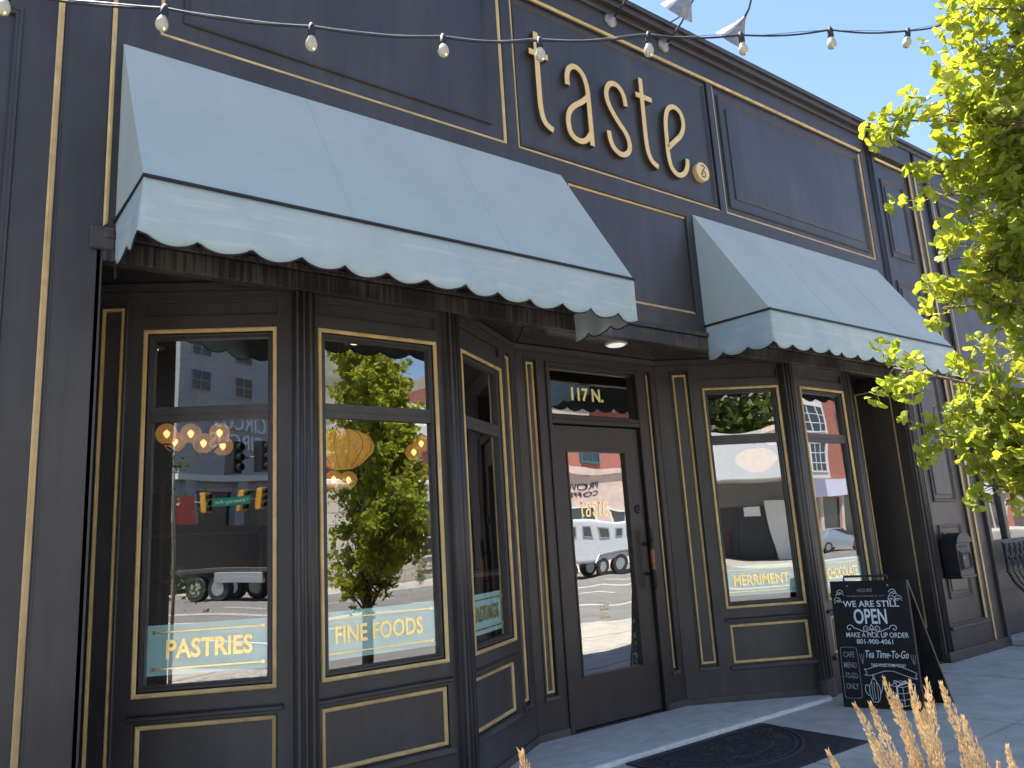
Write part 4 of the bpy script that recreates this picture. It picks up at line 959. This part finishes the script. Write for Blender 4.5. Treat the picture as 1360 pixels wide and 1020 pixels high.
# ================================================================== INTERIOR THINGS
def globe(p, r, parent, cord=None):
    m = MB(); m.lathe(Vector(p)-Vector((0,0,r)), (0,0,1), [(r*math.sin(math.pi*k/12), r*(1-math.cos(math.pi*k/12))) for k in range(13)], 18); m.build('globe', 'globe_glow', parent, smooth=True)
    m = MB(); m.lathe(Vector(p)-Vector((0,0,r*1.02)), (0,0,1), [(r*.45,0),(r*.45,.004),(r*.2,.008)], 12); m.build('collar', 'black_metal', parent)
def chandelier(p, globes, label):
    e = empty('chandelier', p, label, 'lamp')
    m = MB(); m.tube([p, (p[0],p[1],3.15)], .010, 6); m.build('stem', 'black_metal', e)
    for g in globes:
        q = Vector(p)+Vector(g); globe(q, .075, e)
        m = MB(); a = Vector(p); m.tube([a, a.lerp(q,.5)+Vector((0,0,-.09)), q+Vector((0,0,-.09))], .008, 6); m.build('arm', 'black_metal', e, smooth=True)
        m = MB(); m.lathe(q-Vector((0,0,.03)), (0,0,1), [(.004,0),(.02,.02),(.024,.04),(.004,.06)], 8); m.build('bulb', 'bulb_glow', e)
chandelier((1.56,2.2,2.08), [(-.21,0,.13),(-.04,.02,.14),(.03,-.06,.06),(.16,0,.15),(.20,.05,.06),(-.13,.10,.09)], 'black chandelier with amber glass globes behind the PASTRIES window')
chandelier((2.77,2.4,1.80), [(-.075,-.04,.10),(.075,0,.10),(0,.09,.08)], 'black ceiling cluster of three amber globes behind the FINE FOODS window')
chandelier((3.41,2.2,2.05), [(-.04,0,.07),(.05,.02,.15)], 'pair of amber globes hanging behind the FINE FOODS window')
def lantern(p, rx, h, label):
    e = empty('pendant_lantern', p, label, 'lamp')
    prof = [(rx*.35,0),(rx*.6,h*.12),(rx*.95,h*.42),(rx,h*.6),(rx*.85,h*.85),(rx*.5,h)]
    m = MB(); m.lathe(p, (0,0,1), prof, 22); m.build('woven_shade', 'lantern_glow', e, smooth=True)
    for i in range(14):
        a = 2*math.pi*i/14; m = MB(); m.tube([(p[0]+r*1.012*math.cos(a), p[1]+r*1.012*math.sin(a), p[2]+z) for r, z in prof], .0022, 4); m.build('rib', 'interior_wood', e)
    m = MB(); m.tube([(p[0],p[1],p[2]+h),(p[0],p[1],3.15)], .006, 6); m.build('cord', 'black_metal', e)
lantern((2.50,1.75,1.92), .24, .28, 'wide woven pendant lantern glowing behind the FINE FOODS window')
lantern((7.22,1.5,1.90), .22, .24, 'woven pendant lantern glowing behind the MERRIMENT window')
lantern((7.70,1.6,2.22), .12, .22, 'small glowing pendant shade high behind the MERRIMENT window')
def shelf_unit(x0, x1, y, label):
    e = empty('shelf_unit', ((x0+x1)/2, y, 0), label, 'shelf')
    for z in (.1,.6,1.1,1.6,2.1):
        m = MB(); m.box((x0,y-.35,z),(x1,y,z+.03)); m.build('shelf', 'interior_wood', e)
    for x in (x0, (x0+x1)/2, x1):
        m = MB(); m.box((x-.02,y-.35,0),(x+.02,y,2.2)); m.build('upright', 'interior_wood', e)
shelf_unit(1.0, 3.2, 5.95, 'tall wooden shelf unit at the back of the shop'); 
cn = empty('shop_counter', (5.5,4.2,0), 'dark wooden counter inside the shop facing the entrance door', 'counter')
m = MB(); m.box((4.2,3.9,0),(7.0,4.5,.95)); m.build('counter_body', 'interior_wood', cn); m = MB(); m.box((4.15,3.85,.95),(7.05,4.55,1.0)); m.build('counter_top', 'marble', cn, bevel=.005)

# ================================================================== STREET BEHIND THE CAMERA (seen in the glass)
def bldg(name, label, x0, x1, y0, y1, h, material):
    e = empty(name, ((x0+x1)/2, (y0+y1)/2, -.02), label, 'building')
    m = MB(); m.box((x0,y0,-.1),(x1,y1,h)); m.build('wall', material, e); return e
def fwin(e, F, s0, s1, z0, z1, frame='white_paint', glass='dark_glass', nx=1, nz=1, fw_=.09):
    m = MB(); m.ring(F, s0, s1, z0, z1, [(0,0),(0,.10),(fw_,.10),(fw_,.02)]); w_ = m.build('window', frame, e)
    m = MB(); m.fbox(F, s0+fw_*.9, s1-fw_*.9, -.02, .03, z0+fw_*.9, z1-fw_*.9); m.build('pane', glass, w_)
    m = MB()
    for i in range(1, nx): x = s0+(s1-s0)*i/nx; m.fbox(F, x-.03, x+.03, .02, .07, z0+fw_, z1-fw_)
    for i in range(1, nz): z = z0+(z1-z0)*i/nz; m.fbox(F, s0+fw_, s1-fw_, .02, .065, z-.03, z+.03)
    if m.v: m.build('glazing_bar', frame, w_)
def facing(x0, y):        # wall facing +y; s runs towards -x
    return Fr((x0, y), (x0-1, y))
def facing_x(x, y0):      # wall facing +x; s runs towards +y
    return Fr((x, y0), (x, y0+1))
# corner tower, lower part dark
CX, CY = -42.0, -40.5
tw1 = bldg('office_tower', 'tall grey corner tower with rows of windows across the crossing', CX-40, CX, CY-45, CY, 34, 'tower_grey')
F = facing_x(CX, CY-45)
for fl in range(6):
    for i in range(9): fwin(tw1, F, 45-3.3-4.6*i, 45-1.2-4.6*i, 14.2+3.1*fl, 16.0+3.1*fl, 'tower_grey', nx=2, nz=2)
for i in range(6): fwin(tw1, facing(CX, CY), 2+6*i, 4.2+6*i, 11, 30, 'stone_white', nx=1, nz=8)
m = MB(); m.fbox(F, 0, 45, 0, .6, 7.6, 8.1); m.build('ledge', 'stone_white', tw1)
m = MB()
for i in range(9): m.fbox(F, 44-5*i-1, 44-5*i, 0, .5, -.1, 7.6)
m.build('column', 'tower_grey', tw1)
for i in range(8): fwin(tw1, F, 44-5*i-4.8, 44-5*i-1.2, .3, 6.8, 'dark_entry', 'dark_glass')
text(F, 'CIRCUS', 38.4, 11.9, .10, 1.3, width=5.6, material='white_paint', parent=tw1, extrude=.08); text(F, 'CIRCUS', 38.8, 10.3, .10, 1.3, width=5.6, material='white_paint', parent=tw1, extrude=.08)
# awned shop with red banner
sh = bldg('corner_shop', 'low dark shop with a red banner beside the crossing', -46, -27, -40, -24.5, 3.2, 'dark_entry')
# civic building with pediment
cv = bldg('civic_hall', 'cream stone and red brick hall with white cornice and pediment', 13.6, 29.2, -52, -33, 4.9, 'ashlar')
m = MB(); m.box((19.8,-52,4.9),(29.0,-33.2,7.45)); m.build('brick_storey', 'brickwork', cv)
m = MB(); m.box((19.4,-52.3,7.4),(29.4,-32.6,7.95)); m.box((13.45,-52.2,4.75),(29.35,-32.85,5.05)); m.build('cornice', 'stone_white', cv, bevel=.05)
m = MB(); m.add([(16.6,-33.5,7.95),(24.6,-33.5,7.95),(20.6,-33.5,9.5),(16.6,-45,7.95),(24.6,-45,7.95),(20.6,-45,9.5)], [(0,1,2),(3,5,4),(0,2,5,3),(1,4,5,2),(0,3,4,1)]); m.build('pediment', 'stone_white', cv)
m = MB(); m.ring(facing(29.2, -33.0), 7.2, 8.0, .4, 3.0, [(0,0),(0,.08),(.05,.08),(.05,0)]); m.build('wall_niche', 'stone_cream', cv)
F = facing(29.2, -33.0)
for i in range(5): fwin(cv, F, 1.0+3.0*i, 2.6+3.0*i, 1.0, 3.9, 'stone_white', nx=2, nz=3) if i < 3 else None
F = facing(29.0, -33.2)
for i in range(4): fwin(cv, F, 1.2+3.2*i, 2.6+3.2*i, 5.4, 7.2, 'stone_white', nx=2, nz=2) if i < 3 else None
# sandstone arcade with brick storey
ar = bldg('sandstone_arcade', 'pink sandstone building with a red brick upper storey and arched windows', 29.5, 47.5, -50, -31, 5.5, 'stone_pink')
m = MB(); m.box((29.7,-50,5.5),(47.3,-31.15,13)); m.build('brick_storey', 'brickwork', ar)
F = facing(47.5, -31)
for z in (5.35, 8.7, 9.5, 10.6, 12.4):
    m = MB(); m.fbox(F, -.1, 18.0, 0, .22, z, z+.35); m.build('stone_band', 'stone_pink', ar)
m = MB(); m.fbox(F, 14.2, 17.9, 0, .10, 8.6, 12.8); m.build('stone_pier', 'stone_cream', ar)
for i in range(5): fwin(ar, facing(47.3,-31.15), .2+3.3*i, 1.6+3.3*i, 6.0, 8.2, 'teal_frame', nx=2, nz=2)
for i in range(5): fwin(ar, F, 1.0+3.3*i, 3.4+3.3*i, .4, 3.2, 'stone_white', 'dark_glass', nx=2)
text(F, 'PROVO\nCOFFEE', 15.4, 4.55, .02, .40, width=3.0, material='black_metal', parent=ar, extrude=.02)
# white cinema marquee
mq = bldg('marquee_hall', 'pale hall with a curved white marquee over a dark entrance', -8, 14, -52, -32.5, 5.9, 'stone_white')
F = facing(14, -32.5)
m = MB(); m.fbox(F, 10.5, 17.5, -.05, .03, 0, 3.55); m.build('entrance', 'grey_wall', mq); m = MB(); m.fbox(F, 13.3, 16.6, .0, .06, 0, 2.3); m.build('doorway', 'dark_entry', mq)
for i in range(2): fwin(mq, F, 13.4+1.6*i, 14.9+1.6*i, .1, 2.2, 'dark_entry', 'dark_glass')
m = MB(); pts = [(14-8-8*math.cos(math.pi*k/14)*1.0+0, -32.5+2.2*math.sin(math.pi*k/14)**.6) for k in range(15)]
m.prism([(x-4.0, y) for x, y in pts], 3.6, 5.7); m.build('marquee', 'white_paint', mq, bevel=.05)
m = MB(); m.prism([(x-4.0, y+.12*0) for x, y in [(6+(x-6)*1.02, -32.5+(y+32.5)*1.04) for x, y in pts]], 5.7, 5.95); m.build('marquee_rim', 'stone_white', mq)
m = MB(); m.fbox(F, 12.1, 13.3, 0, .35, 0, 2.55); m.build('column', 'stone_white', mq)
m = MB(); m.fbox(F, 13.6, 14.5, .14, .18, 1.75, 2.25); m.build('notice', 'white_paint', mq)
m = MB(); m.fbox(F, 15.1, 15.6, .12, .16, .4, 1.2); m.build('poster', 'pink_poster', mq)
# red brick block
bb = bldg('brick_block', 'tall red brick block with teal windows and a pale shop sign band', 52, 88, -54, -30.5, 17, 'brickwork')
F = facing(88, -30.5)
for fl in range(4):
    for i in range(8): fwin(bb, F, 2.0+4.3*i, 3.5+4.3*i, 5.6+2.9*fl, 7.5+2.9*fl, 'teal_frame', nx=2, nz=3)
m = MB(); m.fbox(F, 1.0, 35, 0, .5, 3.5, 4.7); m.build('sign_band', 'sign_lilac', bb)
text(F, 'COFFEE PLAZA\nRESTAURANT', 25, 4.2, .52, .42, width=7.5, material='black_metal', parent=bb, extrude=.02)
m = MB(); m.fbox(F, 1.0, 35, -.05, .04, .0, 3.4); m.build('shopfront', 'dark_glass', bb)
for i in range(12):
    m = MB(); m.fbox(F, 1.5+2.9*i, 1.9+2.9*i, 0, .25, 0, 3.5); m.build('pier', 'stone_pink', bb)
m = MB(); m.fbox(F, 33.5, 36.4, 0, 1.2, 4.7, 16.5); m.build('bay', 'stone_white', bb)
for fl in range(4): fwin(bb, Fr((54.5,-29.3),(51.6,-29.3)), .3, 2.6, 5.2+2.9*fl, 7.4+2.9*fl, 'white_paint', nx=3, nz=3)
# hills
hm = MB(); NX, NY = 90, 26; rh = random.Random(5); ph = [rh.uniform(0,6.28) for _ in range(8)]
for j in range(NY):
    for i in range(NX):
        x = -900+1800*i/(NX-1); y = -260-900*j/(NY-1); t = j/(NY-1)
        ridge = 180+14*math.sin(x*.006+ph[0])+9*math.sin(x*.017+ph[1])+6*math.sin(x*.041+ph[2])
        z = -2+ridge*min(1,t*2.3)**1.15 + (14*math.sin(x*.03+y*.02+ph[3])+9*math.sin(x*.06-y*.045+ph[4])+5*math.sin(x*.12+y*.1))*min(1,t*3)
        hm.v.append((x,y,z))
for j in range(NY-1):
    for i in range(NX-1): a = j*NX+i; hm.f.append((a, a+1, a+1+NX, a+NX))
tag(hm.build('hills', 'hill', smooth=True, fix=False), kind='structure')
# street trees and shrubs
def leafy(name, base, h, r, n, label, material='tree_leaf', lz=.35, size=.11, cat='tree', group=None, tk_=1.):
    e = empty(name, base, label, cat, group); rr = random.Random(int(abs(base[0]*31+base[1]*7)))
    b = Vector(base); m = MB(); m.tube([b, b+Vector((.03,0,h*.4)), b+Vector((0,.04,h*.9))], [h*.022*tk_,h*.016*tk_,h*.004*tk_], 8); m.build('trunk', 'bark', e, smooth=True)
    m = MB(); clumps = [(Vector((rr.gauss(0,.45)*r, rr.gauss(0,.45)*r, h*(lz+(1-lz)*rr.random()))), rr.uniform(.25,.5)*r) for _ in range(26)]
    for k in range(n):
        c, cr = rr.choice(clumps); p = b+c+Vector((rr.gauss(0,.5),rr.gauss(0,.5),rr.gauss(0,.45)))*cr
        d = Vector((rr.gauss(0,1),rr.gauss(0,1),rr.gauss(0,1))).normalized(); x = d.orthogonal().normalized()*size*.5; y = d.cross(x).normalized()*size
        m.add([p-x, p+y*.5-x*.2, p+y, p+x], [(0,1,2,3)])
    m.build('crown', material, e, fix=False)
leafy('street_tree', (14.5,-26.0,-.02), 6.5, 1.6, 1500, 'leafy street tree in front of the civic hall'); leafy('sapling', (-3.05,-3.45,-.03), 2.7, .42, 320, 'thin sparse sapling on the near pavement', size=.05, tk_=.4)
for i, x in enumerate((-7.5,-2.5,2.2,6.8,11.5)): leafy('tall_tree', (x,-56-(i%2)*3,-.1), 17.5+(i*7%3), 3.6, 2200, ('tall dark tree behind the left end of the marquee hall roof', 'tall dark tree behind the marquee beside its rim', 'tall dark tree behind the middle of the marquee', 'tall dark tree behind the marquee hall column', 'tall dark tree behind the hall next to the civic hall')[i], size=.6, group='trees behind the marquee hall')
leafy('shrub', (15.4,-26.5,-.02), 1.7, .9, 700, 'dark rounded shrub in the bed before the civic hall', 'tree_leaf', .1, .1, 'shrub')
for i, x in enumerate((17.2, 18.4, 19.5)): leafy('ornamental_grass', (x,-26.0,-.02), .9, .4, 160, 'tuft of ornamental grass in the bed before the civic hall', 'grass_blade', .1, .12, 'grass plant', 'grass tufts by the civic hall')
# vehicles
def wheel(e, c, r, wd, hub='steel'):
    m = MB(); m.lathe(Vector(c)-Vector((0,wd/2,0)), (0,1,0), [(r*.6,0),(r*.95,.0),(r,.03),(r,wd-.03),(r*.95,wd),(r*.6,wd)], 20); t = m.build('wheel', 'rubber', e)
    m = MB(); m.lathe(Vector(c)-Vector((0,wd/2+.01,0)), (0,1,0), [(r*.1,0),(r*.58,0),(r*.6,.03),(r*.6,wd-.01),(r*.58,wd+.02),(r*.1,wd+.02)], 16); m.build('rim', hub, t)
tr = empty('horse_trailer', (24,-21,-.15), 'long white horse trailer with a row of small windows on the road', 'trailer')
m = MB(); m.box((19.2,-22.1,.45),(31.0,-19.9,2.12)); m.build('body', 'trailer_white', tr, bevel=.12, seg=3)
for i in range(13):
    m = MB(); x = 19.6+.82*i; m.ring(facing(x+.6,-19.9), 0, .5, 1.42, 1.86, [(0,0),(0,.03),(.05,.03),(.05,.005)]); q = m.build('window', 'steel', tr); m = MB(); m.fbox(facing(x+.6,-19.9), .04, .46, -.01, .012, 1.46, 1.82); m.build('pane', 'dark_glass', q)
for x in (23.2, 24.15): wheel(tr, (x,-20.0,.22), .37, .22); wheel(tr, (x,-22.0,.22), .37, .22)
for y in (-19.86,):
    m = MB(); m.tube([(22.6,y,.42),(22.85,y,.72),(24.5,y,.72),(24.75,y,.42)], .05, 6); m.build('fender', 'steel', tr)
m = MB(); m.tube([(19.4,-21,.5),(17.6,-21,.35)], .06, 6); m.box((17.5,-21.1,-.15),(17.7,-20.9,.4)); m.build('tow_bar', 'black_metal', tr)
tk_x = 5.5
TKN = len(bpy.data.objects)
tk = empty('flatbed_truck', (-21,-21.5,-.15), 'dark flatbed lorry parked on the far side of the crossing', 'truck')
m = MB(); m.box((-26.5,-22.7,.95),(-19.0,-20.4,1.12)); m.build('flat_bed', 'truck_dark', tk, bevel=.02)
m = MB(); m.box((-26.5,-22.1,.65),(-17.0,-21.0,.95)); m.build('chassis', 'truck_dark', tk)
m = MB(); m.add([(-19,-22.6,.6),(-16.3,-22.6,.6),(-16.2,-22.6,1.5),(-17.2,-22.6,2.6),(-19,-22.6,2.6),(-19,-20.5,.6),(-16.3,-20.5,.6),(-16.2,-20.5,1.5),(-17.2,-20.5,2.6),(-19,-20.5,2.6)], [(0,1,2,3,4),(9,8,7,6,5),(0,5,6,1),(1,6,7,2),(2,7,8,3),(3,8,9,4),(4,9,5,0)]); m.build('cab', 'truck_dark', tk, bevel=.08, seg=2)
m = MB(); m.box((-24.2,-20.5,.55),(-22.0,-20.35,.95)); m.build('toolbox', 'steel', tk, bevel=.02)
for x in (-25.2,-24.1+.0,-17.3): wheel(tk, (x,-20.6,.35), .5, .3); wheel(tk, (x,-22.5,.35), .5, .3)
tk.location.x += tk_x
def car(x, y, body, label):
    e = empty('parked_car', (x,y,-.15), label, 'car'); z = -.15
    side = [(-2.25,.35),(-2.28,.62),(-2.2,.80),(-1.75,.92),(-1.05,1.36),(-.55,1.46),(.35,1.45),(1.05,1.02),(1.9,.86),(2.25,.66),(2.28,.38),(2.0,.28),(-2.0,.28)]
    n = len(side); m = MB(); secs = [(-.88,.93),(-.80,1.0),(.80,1.0),(.88,.93)]
    for yy, k in secs: m.v += [(x+a*k, y+yy*(1 if b < .95 else .84), z+(b if k == 1 else .28+(b-.28)*.97)) for a, b in side]
    for s_ in range(3):
        for i in range(n): j = (i+1) % n; m.f.append((s_*n+i, s_*n+j, (s_+1)*n+j, (s_+1)*n+i))
    m.f += [tuple(range(n)), tuple(range(3*n, 4*n))[::-1]]; m.build('body', body, e, smooth=False)
    for sy in (1, -1):
        m = MB(); q = [(-1.55,.96),(-1.0,1.32),(-.55,1.40),(.3,1.39),(.95,1.0)]; m.add([(x+a, y+sy*.755, z+b) for a, b in q]+[(x+a, y+sy*.70, z+b) for a, b in q], [(0,1,2,3,4),(9,8,7,6,5)]+[(i,(i+1)%5,(i+1)%5+5,i+5) for i in range(5)]); m.build('side_window', 'dark_glass', e)
        for wx in (-1.4, 1.42): wheel(e, (x+wx, y+sy*.80, z+.32), .32, .2)
        m = MB(); m.lathe((x-2.2, y+sy*.6, z+.68), (-1,0,0), [(.09,-.05),(.09,.05),(.05,.07)], 10); m.build('headlight', 'white_plastic', e)
        m = MB(); m.lathe((x+2.2, y+sy*.6, z+.68), (1,0,0), [(.08,-.05),(.08,.05),(.05,.06)], 10); m.build('tail_light', 'red_light', e)
car(39.2, -20.5, 'car_silver', 'silver saloon car parked on the road before the brick block'); car(47.5, -21.5, 'truck_dark', 'dark saloon car parked behind the silver one')
# traffic signals
def signal(base, arm, heads, sign_at, label):
    e = empty('traffic_signal', base, label, 'traffic light'); b = Vector(base); a = Vector(arm)
    m = MB(); m.tube([b, (b.x,b.y,a.z+.4)], [.12,.09], 10); m.build('pole', 'zinc', e, smooth=True)
    m = MB(); m.tube([(b.x,b.y,a.z), a], [.08,.04], 8); m.build('mast_arm', 'zinc', e, smooth=True)
    for t in heads:
        p = Vector((b.x,b.y,a.z)).lerp(a, t); m = MB(); m.box((p.x-.20,p.y-.22,p.z-.62),(p.x+.20,p.y+.22,p.z+.62)); h = m.build('signal_head', 'signal_yellow' if sign_at else 'black_metal', e, bevel=.03)
        for k, c in enumerate(('red_light','signal_yellow','sign_green')):
            m = MB(); m.lathe((p.x+.20,p.y,p.z+.38-.38*k), (1,0,0), [(.15,0),(.15,.16),(.12,.16),(.10,.02)], 12); m.build('lens_hood', 'black_metal', h); m = MB(); m.lathe((p.x+.20,p.y,p.z+.38-.38*k), (1,0,0), [(.11,0),(.11,.015)], 12); m.build('lens', c, h)
    if sign_at:
        p = Vector((b.x,b.y,a.z)).lerp(a, sign_at); d = (a-Vector((b.x,b.y,a.z))).normalized(); F = Fr((p.x,p.y),(p.x+d.x,p.y+d.y)); F2 = Fr((p.x,p.y),(p.x-d.x,p.y-d.y)); F = F if F.n.dot(Vector((1,.7,0))) > 0 else F2
        m = MB(); m.fbox(F, -1.0, 1.0, .28, .32, p.z-.25, p.z+.25); q = m.build('street_sign', 'sign_green', e); text(F, 'University Ave', 0, p.z-.10, .322, .24, width=1.7, material='white_paint', parent=q, extrude=.004)
signal((-34.0,-28.6,-.05), (-27.7,-34.3,4.7), (.58,.81,.92), .74, 'traffic light mast arm with three yellow signals and a green street sign'); signal((-10.5,-24.6,-.02), (-17.2,-19.4,5.1), (.87,.98), None, 'traffic light mast arm with two dark signals on the far corner')
bn = empty('street_banner', (-25.0,-24.4,-.02), 'red street banner hanging from a lamp post beside the crossing', 'banner')
m = MB(); m.tube([(-25.0,-24.4,-.05),(-25.0,-24.4,6.0)], [.08,.05], 8); m.build('post', 'zinc', bn); BN = Fr((-25.0,-24.4),(-24.1,-25.25)); m = MB(); m.fbox(BN, .08, .95, -.02, .02, 3.0, 4.4); m.build('banner', 'banner_red', bn)
